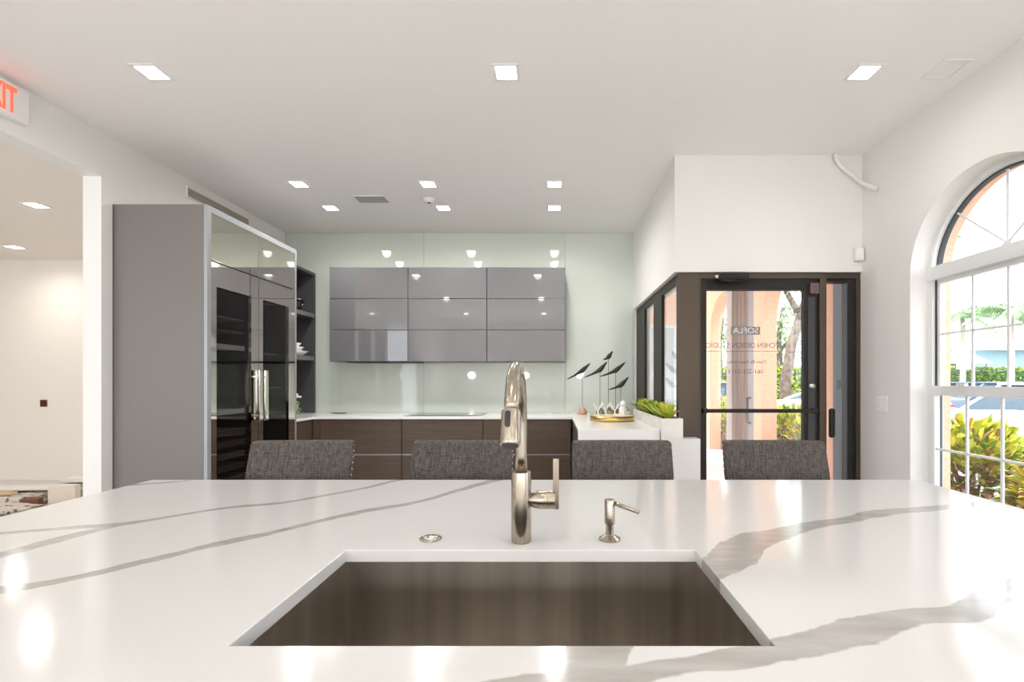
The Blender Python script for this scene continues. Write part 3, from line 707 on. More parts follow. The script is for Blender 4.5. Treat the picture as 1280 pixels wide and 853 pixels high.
# ------------------------------------------------------------------ ceiling fittings
def lamp_energy(x, y, z, e, col=(1,.975,.94), size=.05):
    l = bpy.data.lights.new('downlight_bulb', 'SPOT'); l.energy = e; l.spot_size = R(172); l.spot_blend = 1; l.shadow_soft_size = size; l.color = col
    o = bpy.data.objects.new('downlight_bulb', l); COL.objects.link(o); o.location = (x, y, z); return o
first = None
rows = [(-2.30, 2.745, 'square ceiling downlight above the left end of the island'), (-.275, 2.745, 'square ceiling downlight above the middle of the island, in the front row'), (1.77, 2.745, 'square ceiling downlight in front of the entry, nearest the window'),
        (-2.29, 4.30, 'square ceiling downlight by the tall cabinet, front of its pair'), (-1.13, 4.30, 'square ceiling downlight in the middle, front of its pair above the cooktop run'), (0, 4.30, 'square ceiling downlight near the bulkhead, front of its pair'),
        (-2.28, 4.89, 'square ceiling downlight by the tall cabinet, rear of its pair'), (-1.13, 4.89, 'square ceiling downlight in the middle, rear of its pair beside the smoke detector'), (0, 4.89, 'square ceiling downlight near the bulkhead, rear of its pair'),
        (-2.30, .5, None), (-.275, .5, None), (1.77, .5, None), (-2.30, -1.8, None), (-.275, -1.8, None), (1.77, -1.8, None)]  # unlabelled rows continue the grid behind the viewer, added for brightness
side = [(-4.64, 4.30, 'square ceiling downlight in the side room, nearest the opening'), (-6.34, 5.64, 'square ceiling downlight in the side room, near its back wall'), (-5.5, 2.0, None), (-7.5, 3.0, None), (-5.5, -.5, None)]
def make_downlight():
    t = thing('ceiling_downlight', 'x', 'ceiling light', (0,0,0), 'square downlights in the ceiling')
    b = B(); s, w = .075, .018
    b.box(-s, s, -s, -s+w, -.006, -.0005).box(-s, s, s-w, s, -.006, -.0005).box(-s, -s+w, -s+w, s-w, -.006, -.0005).box(s-w, s, -s+w, s-w, -.006, -.0005); b.build('trim_ring', 'trim', t)
    B().box(-s+w, s-w, -s+w, s-w, -.004, -.0005).build('diffuser', 'lampglow', t)
    lp = lamp_energy(0, 0, -.03, 8); lp.parent = t
    return t
strong = bpy.data.lights.new('kitchen_bulb', 'SPOT'); strong.energy = 26; strong.spot_size = R(172); strong.spot_blend = 1; strong.shadow_soft_size = .05; strong.color = (1,.975,.94)
warm = bpy.data.lights.new('warm_bulb', 'SPOT'); warm.energy = 21; warm.spot_size = R(172); warm.spot_blend = 1; warm.shadow_soft_size = .05; warm.color = (1,.93,.86)
for i, (x, y, l) in enumerate(rows+side):
    if first is None: first = make_downlight(); o = first
    else: o = copy_tree(first)
    z = CZ if i < len(rows) else H+1.58
    o.location = (x, y, z); o['label'] = l or ('unseen square ceiling downlight added behind the viewer' if i < len(rows) else 'square ceiling downlight deep in the side room')
    for ch in kids(o):
        if ch.type == 'LIGHT' and i >= len(rows): ch.data = warm
        elif ch.type == 'LIGHT' and 3 <= i < 9: ch.data = strong
M['globe'] = mat('fill_globe_glow', (1,1,1,1), .5, emis=(1,.98,.955,1), estr=125)  # unseen glowing globes added behind the viewer to brighten the ceiling
for i, (x, l) in enumerate(((-2.3, 'unseen fill light globe added behind the viewer, at the left'), (-.8, 'unseen fill light globe added behind the viewer, left of the middle'), (.7, 'unseen fill light globe added behind the viewer, right of the middle'), (1.9, 'unseen fill light globe added behind the viewer, by the window wall'))):
    t = thing('fill_globe', l, 'lamp', (x, -1.9, 1.45), 'added fill light globes behind the viewer')
    b = B(); bmesh.ops.create_uvsphere(b.bm, u_segments=24, v_segments=16, radius=.085, matrix=Matrix.Translation((x,-1.9,1.45))); b.build('globe', 'globe', t, smooth=True)
    B().tube([(x,-1.9,1.537),(x,-1.9,CZ-.02)], .004, 6).build('cord', 'black', t)
    B().lathe([(.05,-.0005),(.05,-.02),(.01,-.025)], (x,-1.9,CZ), 20).build('canopy', 'brass', t)
def grille(name, label, x0, x1, y0, y1, n, cat='vent', m='trim'):
    t = thing(name, label, cat, ((x0+x1)/2, (y0+y1)/2, CZ))
    f = .012; b = B().box(x0, x1, y0, y0+f, CZ-.008, CZ-.0005).box(x0, x1, y1-f, y1, CZ-.008, CZ-.0005).box(x0, x0+f, y0+f, y1-f, CZ-.008, CZ-.0005).box(x1-f, x1, y0+f, y1-f, CZ-.008, CZ-.0005); b.build('frame', m, t)
    B().box(x0+f, x1-f, y0+f, y1-f, CZ-.002, CZ-.0005).build('backing', 'alu' if n else m, t)
    if n:
        b = B()
        for k in range(n):
            yy = y0+f+(y1-y0-2*f)*(k+.5)/n; b.obox(((x0+x1)/2, yy, CZ-.006), (x1-x0-2*f, .012, .0015), (R(35),0,0))
        b.build('louvres', m, t)
grille('ceiling_vent', 'grey louvred ceiling vent left of the smoke detector', -1.925, -1.615, 4.56, 4.75, 9)
grille('ceiling_access_panel', 'small white square plate on the ceiling near the window wall', 2.14, 2.30, 2.63, 2.80, 0, 'access panel')
t = thing('smoke_detector', 'round white smoke detector on the ceiling between downlights', 'smoke detector', (-1.215, 4.66, CZ))
B().lathe([(.058,-.0005),(.058,-.012),(.046,-.030),(.02,-.034)], (-1.215,4.66,CZ), 32).build('housing', 'trim', t, smooth=True)
B().lathe([(.012,-.034),(.012,-.040)], (-1.215,4.66,CZ), 16).build('sensor_cap', 'gasket', t)
t = thing('wall_air_grille', 'long white linear air grille high on the left wall above the tall cabinet', 'vent', (XL, 4.6, H+1.64))
g0, g1, gz0, gz1 = 4.17, 5.03, H+1.605, H+1.705
B().box(XL+.0005, XL+.008, g0, g1, gz0, gz0+.012).box(XL+.0005, XL+.008, g0, g1, gz1-.012, gz1).box(XL+.0005, XL+.008, g0, g0+.012, gz0+.012, gz1-.012).box(XL+.0005, XL+.008, g1-.012, g1, gz0+.012, gz1-.012).build('frame', 'trim', t)
B().box(XL+.0005, XL+.0015, g0+.012, g1-.012, gz0+.012, gz1-.012).build('backing', mat('grille_dark', (.22,.19,.15,1), .7), t)
b = B()
for k in range(4): b.box(XL+.0016, XL+.007, g0+.012, g1-.012, gz0+.021+k*.018, gz0+.026+k*.018)
b.build('louvres', mat('grille_bar', (.66,.62,.55,1), .5), t)

# exit sign
t = thing('exit_sign', 'white box exit sign with red letters above the side room opening', 'exit sign', (XL, 2.73, H+1.54))
B().box(XL+.0005, XL+.045, 2.565, 2.885, H+1.535, H+1.735).build('housing', 'trim', t, bevel=.004)
text_mesh('EXIT', .205, (XL+.0463, 2.817, H+1.632), (R(90), 0, R(90)), 'lettering', 'red', t, extrude=.0012, sx=.44, align='RIGHT', offset=.006)

# ------------------------------------------------------------------ side room contents
t = thing('ceiling_diffuser', 'round white ceiling air diffuser in the side room', 'vent', (-5.86, 4.62, H+1.58))
B().lathe([(.34,-.0005),(.34,-.01),(.28,-.05),(.26,-.05),(.20,-.012),(.19,-.012),(.15,-.055),(.13,-.055),(.02,-.02)], (-5.86,4.62,H+1.58), 40).build('cone_rings', 'trim', t, smooth=True)
B().lathe([(.03,-.02),(.03,-.055),(.01,-.06)], (-5.86,4.62,H+1.58), 16).build('centre_cap', 'trim', t)
t = thing('open_electrical_box', 'open orange electrical box in the side room wall', 'electrical box', (-6.64, 6.23, H-.29))
b = B(); c = (-6.635, H-.285); s, w = .046, .006
b.box(c[0]-s, c[0]+s, 6.232, 6.2395, c[1]-s, c[1]-s+w).box(c[0]-s, c[0]+s, 6.232, 6.2395, c[1]+s-w, c[1]+s).box(c[0]-s, c[0]-s+w, 6.232, 6.2395, c[1]-s+w, c[1]+s-w).box(c[0]+s-w, c[0]+s, 6.232, 6.2395, c[1]-s+w, c[1]+s-w); b.build('box_rim', 'orange', t)
B().box(c[0]-s+w, c[0]+s-w, 6.236, 6.2395, c[1]-s+w, c[1]+s-w).build('recess', mat('recess_dark', (.06,.022,.01,1), .8), t)
b = B(); b.tube([(c[0]-.02,6.234,c[1]+.03),(c[0],6.228,c[1]),(c[0]+.015,6.234,c[1]-.03)], .004, 6); b.build('wire', 'black', t)
def lump(name, label, c, size, m, seed, rot=0, amp=.05):
    rnd = random.Random(seed); b = B(); bmesh.ops.create_cube(b.bm, size=1)
    bmesh.ops.subdivide_edges(b.bm, edges=b.bm.edges, cuts=5, use_grid_fill=True)
    for v in b.bm.verts:
        k = Vector((v.co.x*size[0], v.co.y*size[1], (v.co.z+.5)*size[2]))
        k += Vector((rnd.uniform(-1,1)*amp*size[0], rnd.uniform(-1,1)*amp*size[1], (rnd.uniform(-1,1)*amp*2*size[2]) if v.co.z > -.4 else 0))
        k.rotate(Euler((0,0,rot))); v.co = k + Vector(c)
    o = b.build(name, m, bevel=.01, origin=c); return setp(o, label, 'rubble', 'speckled stone rubble in the side room')
lump('stone_block', 'speckled stone block nearest the viewer, at the left edge of the rubble', (-5.12, 4.30, 0), (.50,.50,.12), 'stone', 1, .0)
lump('stone_block', 'speckled stone block right of the thin gap, in front of the white carton', (-4.55, 4.30, 0), (.50,.48,.10), 'stone', 2, .0)
lump('stone_block', 'speckled stone block under the white board at the back left', (-5.72, 5.02, 0), (.80,.5,.12), 'stone', 3, .0)
lump('stone_block', 'low speckled stone block at the back, behind the white carton', (-5.22, 5.50, 0), (.60,.36,.13), 'stone', 4, .0)
t = thing('carton', 'plain white carton standing among the rubble in the side room', 'box', (-4.84, 4.74, 0))
b = B().obox((-4.84, 4.74, .13), (.25, .06, .258), (0,0,.08)); b.build('box_body', 'cardboard', t, bevel=.003)
b = B().obox((-4.84, 4.74, .2600), (.252, .03, .002), (0,0,.08)); b.build('tape', 'whiteboard', t)
def plank(label, c, size, rot, m): o = B().obox(c, size, rot).build('board', m, bevel=.004); setp(o, label, 'board', 'boards on the rubble')
plank('white board lying on the rubble at the left edge of the opening', (-5.62, 5.10, .150), (.85,.22,.02), (0, 0, .10), 'whiteboard')
plank('raw timber strip sticking out in front of the white board', (-5.75, 4.86, .150), (.6,.07,.025), (0, 0, -.06), 'timber')
plank('grey white board lying behind the white carton', (-5.30, 5.48, .165), (.50,.16,.045), (0, 0, .06), 'whiteboard')
plank('tan timber offcut leaning at the right end of the rubble', (-5.02, 5.74, .20), (.5,.09,.03), (0, R(-8), .1), 'timber')
setp(B().obox((-5.22, 4.80, .055), (.12,.10,.11), (0,0,.3)).build('brick', mat('brick', (.20,.085,.05,1), .9), bevel=.006), 'broken reddish brick in the rubble left of the carton', 'brick')
setp(B().obox((-5.02, 5.04, .08), (.20,.18,.16), (0,0,.1)).build('plastic_tub', 'olivebin', bevel=.01), 'olive plastic tub behind the left side of the white carton', 'tub')

# ------------------------------------------------------------------ island
IX0, IX1, IY0, IY1 = -1.522, 1.368, .42, 1.815
SX0, SX1, SY0, SY1 = -.459, .3105, .676, 1.058
IT = H-.372
veins = [
 ('x', [(-1.56,.56,0.0297),(-1.2,.735,0.0297),(-.99,.855,0.0270),(-.958,.868,0.0284),(-.90,.925,0.0284),(-.83,1.01,0.0284),(-.77,1.095,0.0270),(-.70,1.165,0.0270),(-.653,1.233,0.0257),(-.548,1.365,0.0270),(-.43,1.47,0.0243),(-.345,1.61,0.0324),(-.248,1.77,0.0405),(-.20,1.84,0.0405)]),
 ('x', [(-1.56,1.10,0.0162),(-1.357,1.175,0.0175),(-1.22,1.222,0.0175),(-1.129,1.252,0.0216),(-1.05,1.325,0.0189),(-.97,1.40,0.0189),(-.85,1.47,0.0175),(-.755,1.55,0.0175),(-.67,1.66,0.0216),(-.588,1.80,0.0270),(-.55,1.85,0.0270)]),
 ('y', [(.70,-1.25,0.0243),(.90,-1.205,0.0270),(1.024,-1.183,0.0270),(1.11,-1.168,0.0270),(1.187,-1.156,0.0216),(1.25,-1.128,0.0135)]),
 ('x', [(-1.56,1.71,.03),(-1.50,1.735,.022),(-1.40,1.78,.014),(-1.36,1.80,.004)]),
 ('x', [(.27,.935,.050),(.323,.970,.055),(.41,1.048,.075),(.492,1.130,.05),(.553,1.178,.036),(.653,1.237,.030),(.767,1.28,.026),(.912,1.345,.030),(1.04,1.386,.026),(1.144,1.412,.022),(1.40,1.50,.012)]),
 ('x', [(-.30,.50,.02),(-.12,.555,.03),(.067,.598,.028),(.184,.632,.020),(.26,.650,.026),(.30,.664,.031),(.374,.685,.030),(.472,.715,.036),(.564,.750,.026),(.628,.765,.028),(.80,.85,.03),(1.40,1.05,.03)]),
 ('y', [(.40,-.02,.06),(.56,.02,.058),(.60,.035,.052),(.64,.05,.05),(.674,.065,.05),(.70,.07,.045)]),
]
M['marble'] = marble('veined_quartz', veins, (.63,.625,.615,1), (.33,.31,.285,1))
b = B()
xs = [IX0, SX0, SX1, IX1]; ys = [IY0, SY0, SY1, IY1]
q = [[(xs[i], ys[j]), (xs[i+1], ys[j]), (xs[i+1], ys[j+1]), (xs[i], ys[j+1])] for i in range(3) for j in range(3) if not (i == 1 and j == 1)]
slab2d(b, q, 'z', IT-.027, IT)
setp(b.build('island_countertop', 'marble', bevel=.002, origin=(0,1.1,IT-.027)), 'white quartz island countertop with broad grey veins and a sink cutout', 'countertop')
t = thing('island_cabinet', 'brown wood island cabinet body under the veined countertop', 'cabinet', (-.07, .95, 0))
cz = IT-.028; cy0, cy1 = IY0+.02, 1.42
b = B().box(IX0+.02, IX0+.045, cy0, cy1, .1, cz).box(IX1-.045, IX1-.02, cy0, cy1, .1, cz).box(IX0+.045, IX1-.045, cy1-.02, cy1, .1, cz).box(IX0+.045, IX1-.045, cy0+.02, cy1-.02, .1, .12)
b.build('carcass', 'wood', t)
B().box(IX0+.08, IX1-.08, cy0+.06, cy1-.04, 0, .1).build('plinth', 'black', t)
for k in range(5):
    w = (IX1-IX0-.09)/5; x = IX0+.045+w*k; B().box(x+.0015, x+w-.0015, cy0-.0, cy0+.02, .11, cz-.02).build('door_front', 'wood', t)
# sink
t = thing('sink', 'undermounted brushed stainless steel kitchen sink in the island', 'sink', ((SX0+SX1)/2, (SY0+SY1)/2, IT-.29))
ov = .004; z1 = IT-.0275; z0 = z1-.25
x0, x1, y0, y1 = SX0-ov, SX1+ov, SY0-ov, SY1+ov
b = B(); th = .003
b.box(x0-th, x0, y0-th, y1+th, z0, z1).box(x1, x1+th, y0-th, y1+th, z0, z1).box(x0, x1, y0-th, y0, z0, z1).box(x0, x1, y1, y1+th, z0, z1).box(x0-th, x1+th, y0-th, y1+th, z0-th, z0)
b.build('basin', 'steel', t)
B().lathe([(.057,.0005),(.055,.004),(.040,.003),(.038,.001),(.002,.001)], ((x0+x1)/2, (y0+y1)/2+.02, z0), 32).build('drain', 'chrome', t, smooth=True)
# faucet
FX, FY = -.077, 1.115
t = thing('faucet', 'brushed nickel pull-down gooseneck faucet behind the sink', 'faucet', (FX, FY, IT))
B().lathe([(.0225,.0003),(.0232,.003),(.0232,.160),(.0225,.1625),(.0135,.1628)], (FX,FY,IT), 40).build('base', 'nickel', t, smooth=True).data.set_sharp_from_angle(angle=R(35))
rad = .135; zc = IT+.4-.0135-rad+.013
zc = H+.0265-rad
pts = [(FX, FY, IT+.162), (FX, FY, IT+.2), (FX, FY, zc-.02)]
for i in range(0, 33):
    a = R(155)*i/32; pts.append((FX, FY-rad+rad*math.cos(a), zc+rad*math.sin(a)))
B().tube(pts, .0137, 28).build('gooseneck', 'nickel', t, smooth=True)
a = R(155); P = Vector(pts[-1]); d = Vector((0, -math.sin(a), math.cos(a)))
hd = B(); q = [P+d*.0003, P+d*.002, P+d*.004, P+d*.03, P+d*.060, P+d*.064, P+d*.066]
hd.tube(q, [.0137,.0165,.0172,.0178,.0183,.0178,.0165], 36); so = hd.build('spray_head', 'nickel', t, smooth=True)
so.data.set_sharp_from_angle(angle=R(50))
B().tube([P+d*.0661, P+d*.0675], [.0150,.0145], 28).build('nozzle', 'black', so)
nrm = Vector((0, d.z, -d.y)); nrm = -nrm if nrm.y > 0 else nrm      # towards the viewer
cbt = P+d*.024+nrm*.0172
m3 = Matrix((Vector((1,0,0)), d, nrm)).transposed()
bb = B(); sx, sy, sz = .0050, .0145, .0035
prof = []
for cx_, cy_, a0 in ((1,1,0),(-1,1,90),(-1,-1,180),(1,-1,270)):
    for k in range(6):
        aa = R(a0+18*k); prof.append((cx_*(sx-.004)+.004*math.cos(aa), cy_*(sy-.004)+.004*math.sin(aa)))
bb.prism(prof, 'z', -sz*.5, sz)
for v in bb.bm.verts: v.co = m3 @ v.co + cbt + Vector((-.004,0,.001))
bb.build('spray_button', 'black', so, bevel=.001)
hz = H-.275
lv = B().lathe([(.0125,.018),(.019,.030),(.0215,.042),(.0215,.060),(.0209,.0605),(.0209,.0615),(.0215,.062),(.0215,.078),(.020,.0795)], (FX,FY,hz), 36, 'x'); lv = lv.build('valve_body', 'nickel', t, smooth=True); lv.data.set_sharp_from_angle(angle=R(35))
B().box(FX+.0735, FX+.0875, FY-.0215+.015, FY+.0065, hz-.021, hz+.095).build('lever', 'nickel', t, bevel=.0012)
# soap dispenser
QX, QY = .130, 1.127
t = thing('soap_dispenser', 'brushed nickel soap dispenser pump on the countertop right of the faucet', 'soap dispenser', (QX, QY, IT))
o = B().lathe([(.0255,.0003),(.0255,.004),(.017,.009),(.0100,.013),(.0092,.032),(.0092,.036),(.0122,.038),(.0122,.093),(.0113,.0945)], (QX,QY,IT), 36).build('pump_body', 'nickel', t, smooth=True); o.data.set_sharp_from_angle(angle=R(35))
B().tube([(QX+.009,QY-.003,IT+.087),(QX+.061,QY-.038,IT+.0745)], [.0050,.0042], 16).build('spout', 'nickel', t, smooth=True)
t = thing('air_switch_button', 'round nickel push button set in the countertop left of the faucet', 'button', (-.292, 1.132, IT))
B().lathe([(.0255,.0003),(.0255,.003),(.023,.0045),(.0185,.0045),(.018,.003)], (-.292,1.132,IT), 36).build('collar', 'nickel', t, smooth=True)
B().lathe([(.0172,.003),(.0172,.006),(.012,.0078),(.001,.0085)], (-.292,1.132,IT), 32).build('push_cap', 'chrome', t, smooth=True)

# ------------------------------------------------------------------ stools
def make_stool():
    t = thing('counter_stool', 'x', 'stool', (0,0,0), 'grey upholstered stools along the far side of the island')
    w = .235
    b = B(); n = 10
    def yy(u): return .012*(1-u*u)
    # curved, tapering, leaning backrest
    rows = [(.60, .0, .222), (.72, .025, .228), (.86, .06, .233), (1.000, .098, .231)]
    V = {}
    for r, (z, y, hw) in enumerate(rows):
        for i in range(n+1):
            u = -1+2*i/n
            V[r,i,0] = b.bm.verts.new((u*hw, y+yy(u)-.0, z)); V[r,i,1] = b.bm.verts.new((u*hw, y+.055+yy(u), z+.002))
    for r in range(len(rows)-1):
        for i in range(n):
            b._f([V[r,i,0],V[r,i+1,0],V[r+1,i+1,0],V[r+1,i,0]]); b._f([V[r,i,1],V[r+1,i,1],V[r+1,i+1,1],V[r,i+1,1]])
        for i in (0, n): b._f([V[r,i,0],V[r+1,i,0],V[r+1,i,1],V[r,i,1]])
    for i in range(n):
        for r in (0, len(rows)-1): b._f([V[r,i,0],V[r,i,1],V[r,i+1,1],V[r,i+1,0]])
    b.build('backrest', 'fabric', t, bevel=.012, seg=3)
    for s in (-1, 1):
        b = B()
        for k in range(14):
            z = .63+k*.027; y = .0+(z-.60)*.245+.0275; hw = .222+(min(z,.9)-.6)*.036
            b.lathe([(.0045,.0),(.0035,.0022),(.001,.0032)], (s*(hw+.0015), y, z), 8, 'x')
        if s < 0:
            for v in b.bm.verts: v.co.x = -2*.0+v.co.x
        b.build('nailhead_trim', 'chrome', t)
    B().box(-w, w, -.40, .03, .60, .68).build('seat', 'fabric', t, bevel=.022, seg=3)
    for sx in (-1, 1):
        for sy in (-.37, .0):
            b = B(); b.prism([(sx*.215-.02, sy-.02), (sx*.215+.02, sy-.02), (sx*.215+.02, sy+.02), (sx*.215-.02, sy+.02)], 'z', .0, .605)
            for v in b.bm.verts:
                if v.co.z < .1: v.co.x += sx*.01; v.co.x = sx*.225+(v.co.x-sx*.225)*.7; v.co.y += .02 if sy == 0 else -.0
            b.build('leg', 'legwood', t)
    B().box(-.21, .21, -.378, -.362, .22, .25).build('footrest', 'legwood', t)
    return t
st = [(-1.172, 2.13, 2.5, 'leftmost grey woven stool, in front of the tall mirrored cabinet'), (-.43, 2.13, 0, 'grey woven stool behind the faucet, second from the left'),
      (.314, 2.13, 0, 'grey woven stool in front of the white peninsula, third from the left'), (1.02, 2.13, -2.5, 'rightmost grey woven stool, in front of the glass entry door')]
s0 = make_stool()
for i, (x, y, a, l) in enumerate(st):
    o = s0 if i == 0 else copy_tree(s0)
    o.location = (x, y, 0); o.rotation_euler.z = R(a); o['label'] = l

# ------------------------------------------------------------------ outside
struct(B().box(-9, 3.2, 6.9, 30, -.2, -.03).box(1.0, 3.05, 3.96, 6.9, -.2, -.03).build('ground_paving', mat('pale_paving', (.62,.57,.53,1), .85)))
struct(B().box(3.2, 80, -30, 90, -.30, -.16).build('ground_car_park', 'asphalt'))
struct(B().box(3.21, 5.2, -6, 22, -.159, -.06).build('ground_planting_bed', 'mulch'))
struct(B().box(5.3, 40, 23, 27, -.159, -.08).build('ground_verge', 'grass'))
# arcade wall in plane X=3.0 with two arches
ar = [(5.35, 6.95, -.05, H+.82, True), (7.75, 9.29, -.05, H+.82, True), (10.1, 11.6, -.05, H+.82, True)]
b = B(); slab2d(b, wall_quads(3.96, 12.5, -.1, CZ+.6, ar), 'x', 3.0, 3.22)
struct(b.build('wall_arcade', 'salmon'))
struct(B().box(BX+.2, 3.0, 3.96, 12.5, CZ+.02, CZ+.2).build('ceiling_arcade', mat('arcade_soffit', (.80,.72,.66,1), .9)))
# shop front across the corridor end
struct(B().box(.9, 2.12, 7.6, 7.75, H+.90, CZ+.02).box(2.12, 2.30, 7.6, 7.75, -.05, CZ+.02).build('wall_facing', 'salmon'))
t = thing('shop_door', 'pale grey framed shop door seen through the side storefront glass', 'door', (1.5, 7.62, -.03))
B().box(.9, 2.118, 7.65, 7.70, -.028, H+.898).build('door_panel', mat('pale_blue_grey_door', (.50,.54,.57,1), .4), t)
b = B().box(.9, 2.118, 7.62, 7.649, H+.85, H+.898)
for x in (1.02, 1.42, 1.50, 1.90): b.box(x, x+.035, 7.62, 7.649, -.028, H+.85)
b.build('door_frame', 'downpipe', t)
# taupe column and downpipe in the corridor
t = thing('arcade_column', 'fluted taupe column outside the glass entry door', 'column', (2.1, 5.5, -.03))
b = B().box(2.005, 2.19, 5.42, 5.6, -.03, CZ+.015)
for k in range(4): b.box(2.02+k*.043, 2.035+k*.043, 5.412, 5.42, -.03, CZ+.015)
b.build('shaft', 'column', t, bevel=.004)
B().box(1.985, 2.21, 5.395, 5.62, -.03, .12).build('base', 'column', t, bevel=.004)
t = thing('downpipe', 'white square downpipe beside the taupe column outside', 'pipe', (2.24, 5.55, -.03))
B().box(2.205+.006, 2.285, 5.50, 5.57, -.03, CZ+.015).build('pipe', 'downpipe', t, bevel=.004)
B().box(2.2105, 2.29, 5.495, 5.575, .9, .94).build('strap', 'downpipe', t)
# blue grey return panel beyond the sidelight
struct(B().box(2.42, 2.58, 3.965, 4.17, -.03, CZ).build('wall_return', 'greydoor'))
setp(B().box(2.405, 2.4195, 4.02, 4.09, H-.06, H+.01).build('card_reader', 'black', bevel=.003), 'small black card reader on the blue grey wall outside the sidelight', 'card reader')

# plants outside
def bush(label, c, r, n, L, W, mats, seed, flowers=0, name='garden_bush', group='bushes outside the window and arcade'):
    rnd = random.Random(seed); t = thing(name, label, 'bush', c, group); b = B(); c = Vector(c)
    for i in range(n):
        th = rnd.random()*6.283; ph = math.acos(rnd.uniform(-.15, 1)); rr = rnd.uniform(.6, 1.0)
        d = Vector((math.sin(ph)*math.cos(th), math.sin(ph)*math.sin(th), math.cos(ph)))
        p = c + Vector((d.x*r[0]*rr, d.y*r[1]*rr, max(.05, r[2]*.35+d.z*r[2]*.65*rr)))
        dd = d + Vector((rnd.uniform(-.7,.7), rnd.uniform(-.6,.6), rnd.uniform(-.1,.9)))
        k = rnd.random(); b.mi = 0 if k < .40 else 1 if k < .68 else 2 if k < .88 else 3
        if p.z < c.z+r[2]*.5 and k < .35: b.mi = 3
        b.leaf(p, dd, L*rnd.uniform(.7,1.3), W*rnd.uniform(.8,1.2), .5, .2)
    b.build('foliage', mats, t, recalc=False)
    b = B()
    for i in range(7):
        a = i*.9; e = c+Vector((math.cos(a)*r[0]*.5, math.sin(a)*r[1]*.5, r[2]*.6)); b.tube([c, c.lerp(e,.5)+Vector((0,0,.05)), e], [.02,.014,.006], 6)
    b.build('stems', 'bark', t)
    for i in range(flowers):
        a = rnd.random()*6.28; p = c+Vector((math.cos(a)*r[0]*.6-.1, math.sin(a)*r[1]*.5, r[2]*.97)); f = B()
        for k in range(14): f.leaf(p, (rnd.uniform(-1,1), rnd.uniform(-1,1), rnd.uniform(0,1)), .045, .03, .2)
        f.build('flower', 'lf7', t, recalc=False)
crot = ['lf3','lf2','lf1','lf6']
bl = ['yellow green croton bush with pink flowers, right under the arched window', 'yellow green croton bush at the left of the arched window view', 'croton bush just past the window towards the arcade', 'croton bush beside the near arch', 'croton bush in front of the near arch',
      'croton bush between the two arches', 'croton bush in front of the far arch', 'croton bush beyond the far arch', 'croton bush at the far end of the bed']
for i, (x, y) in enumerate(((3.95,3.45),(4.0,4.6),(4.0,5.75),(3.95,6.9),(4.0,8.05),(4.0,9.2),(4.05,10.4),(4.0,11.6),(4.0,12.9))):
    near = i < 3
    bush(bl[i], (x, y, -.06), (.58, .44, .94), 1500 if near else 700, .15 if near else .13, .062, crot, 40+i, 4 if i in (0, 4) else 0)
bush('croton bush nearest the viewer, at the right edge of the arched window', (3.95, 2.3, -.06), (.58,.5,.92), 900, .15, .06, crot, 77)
# clipped hedges further away
def hedge(label, x0, x1, y0, y1, z1, n, mats, seed):
    rnd = random.Random(seed); t = thing('clipped_hedge', label, 'hedge', ((x0+x1)/2, (y0+y1)/2, -.16), 'clipped hedges beyond the car park')
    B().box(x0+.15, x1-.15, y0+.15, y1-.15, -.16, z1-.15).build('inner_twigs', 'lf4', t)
    b = B()
    for i in range(n):
        f = rnd.random(); x = rnd.uniform(x0, x1); y = y0+rnd.random()*.2 if f < .6 else rnd.uniform(y0, y1); z = rnd.uniform(-.1, z1) if f < .6 else z1-rnd.random()*.1
        b.mi = rnd.randrange(len(mats)); b.leaf((x,y,z), (rnd.uniform(-1,1), rnd.uniform(-1.2,.3), rnd.uniform(-.2,1)), .22, .13, .3)
    b.build('foliage', mats, t, recalc=False)
hedge('long lime hedge behind the parked cars, seen through the glass door', 5, 16, 24, 25, 1.9, 5200, ['lf2','lf3','lf1'], 3)
hedge('distant hedge in front of the pale blue house, seen through the window', 19, 36, 26.5, 27.5, 2.0, 5200, ['lf5','lf2','lf5'], 4)
# trees
def tree(label, c, h, trunk, branches, crown, n, L, mats, seed, tr=.25):
    rnd = random.Random(seed); t = thing('broadleaf_tree', label, 'tree', c, 'trees beyond the car park'); c = Vector(c)
    b = B(); b.tube([c+Vector(p) for p in trunk], [tr*(1-.5*i/(len(trunk)-1)) for i in range(len(trunk))], 10)
    for br in branches: b.tube([c+Vector(p) for p in br], [tr*.55*(1-.7*i/(len(br)-1)) for i in range(len(br))], 8)
    b.build('trunk', 'bark', t, smooth=True)
    b = B()
    for (cx_, cy_, cz_, r) in crown:
        for i in range(int(n*r*r)):
            d = Vector((rnd.gauss(0,1), rnd.gauss(0,1), rnd.gauss(0,.8))).normalized()*r*rnd.uniform(.45,1.05)
            b.mi = rnd.randrange(len(mats)); b.leaf(c+Vector((cx_,cy_,cz_))+d, (rnd.uniform(-1,1), rnd.uniform(-1,1), rnd.uniform(-1,.5)), L, L*.5, .3)
    b.build('foliage', mats, t, recalc=False)
tree('large leaning oak tree with pale foliage, seen through the near arch', (6.75, 14, -.1), 8, [(0,0,0),(-.02,0,1.3),(.15,0,2.4),(.42,0,3.3),(.75,0,4.2),(1.2,0,6.0)],
     [[(.35,0,3.4),(-.1,.2,4.4),(-.6,.3,5.2)], [(.5,0,3.8),(1.5,-.3,4.2),(2.4,-.4,4.9)]],
     [(.6,0,5.4,1.3),(-.8,.4,5.6,1.2),(1.9,.3,5.9,1.5),(3.2,-.2,5.3,1.3),(.2,-.3,4.6,.8),(2.7,0,4.1,.7)], 260, .17, ['lf5','lf1','lf8'], 11, .17)
tree('slender pale tree behind the lime hedge', (14.0, 30, -.1), 8, [(0,0,0),(.1,0,2),(0,0,4),(.3,0,6)], [[(0,0,3),(-1,0,4.2)],[(0,0,3.2),(1.2,0,4.5)]], [(0,0,6,2),(-1.4,0,5,1.5),(1.5,0,5.2,1.6),(.2,0,3.6,1.1)], 120, .3, ['lf5','lf8'], 12)
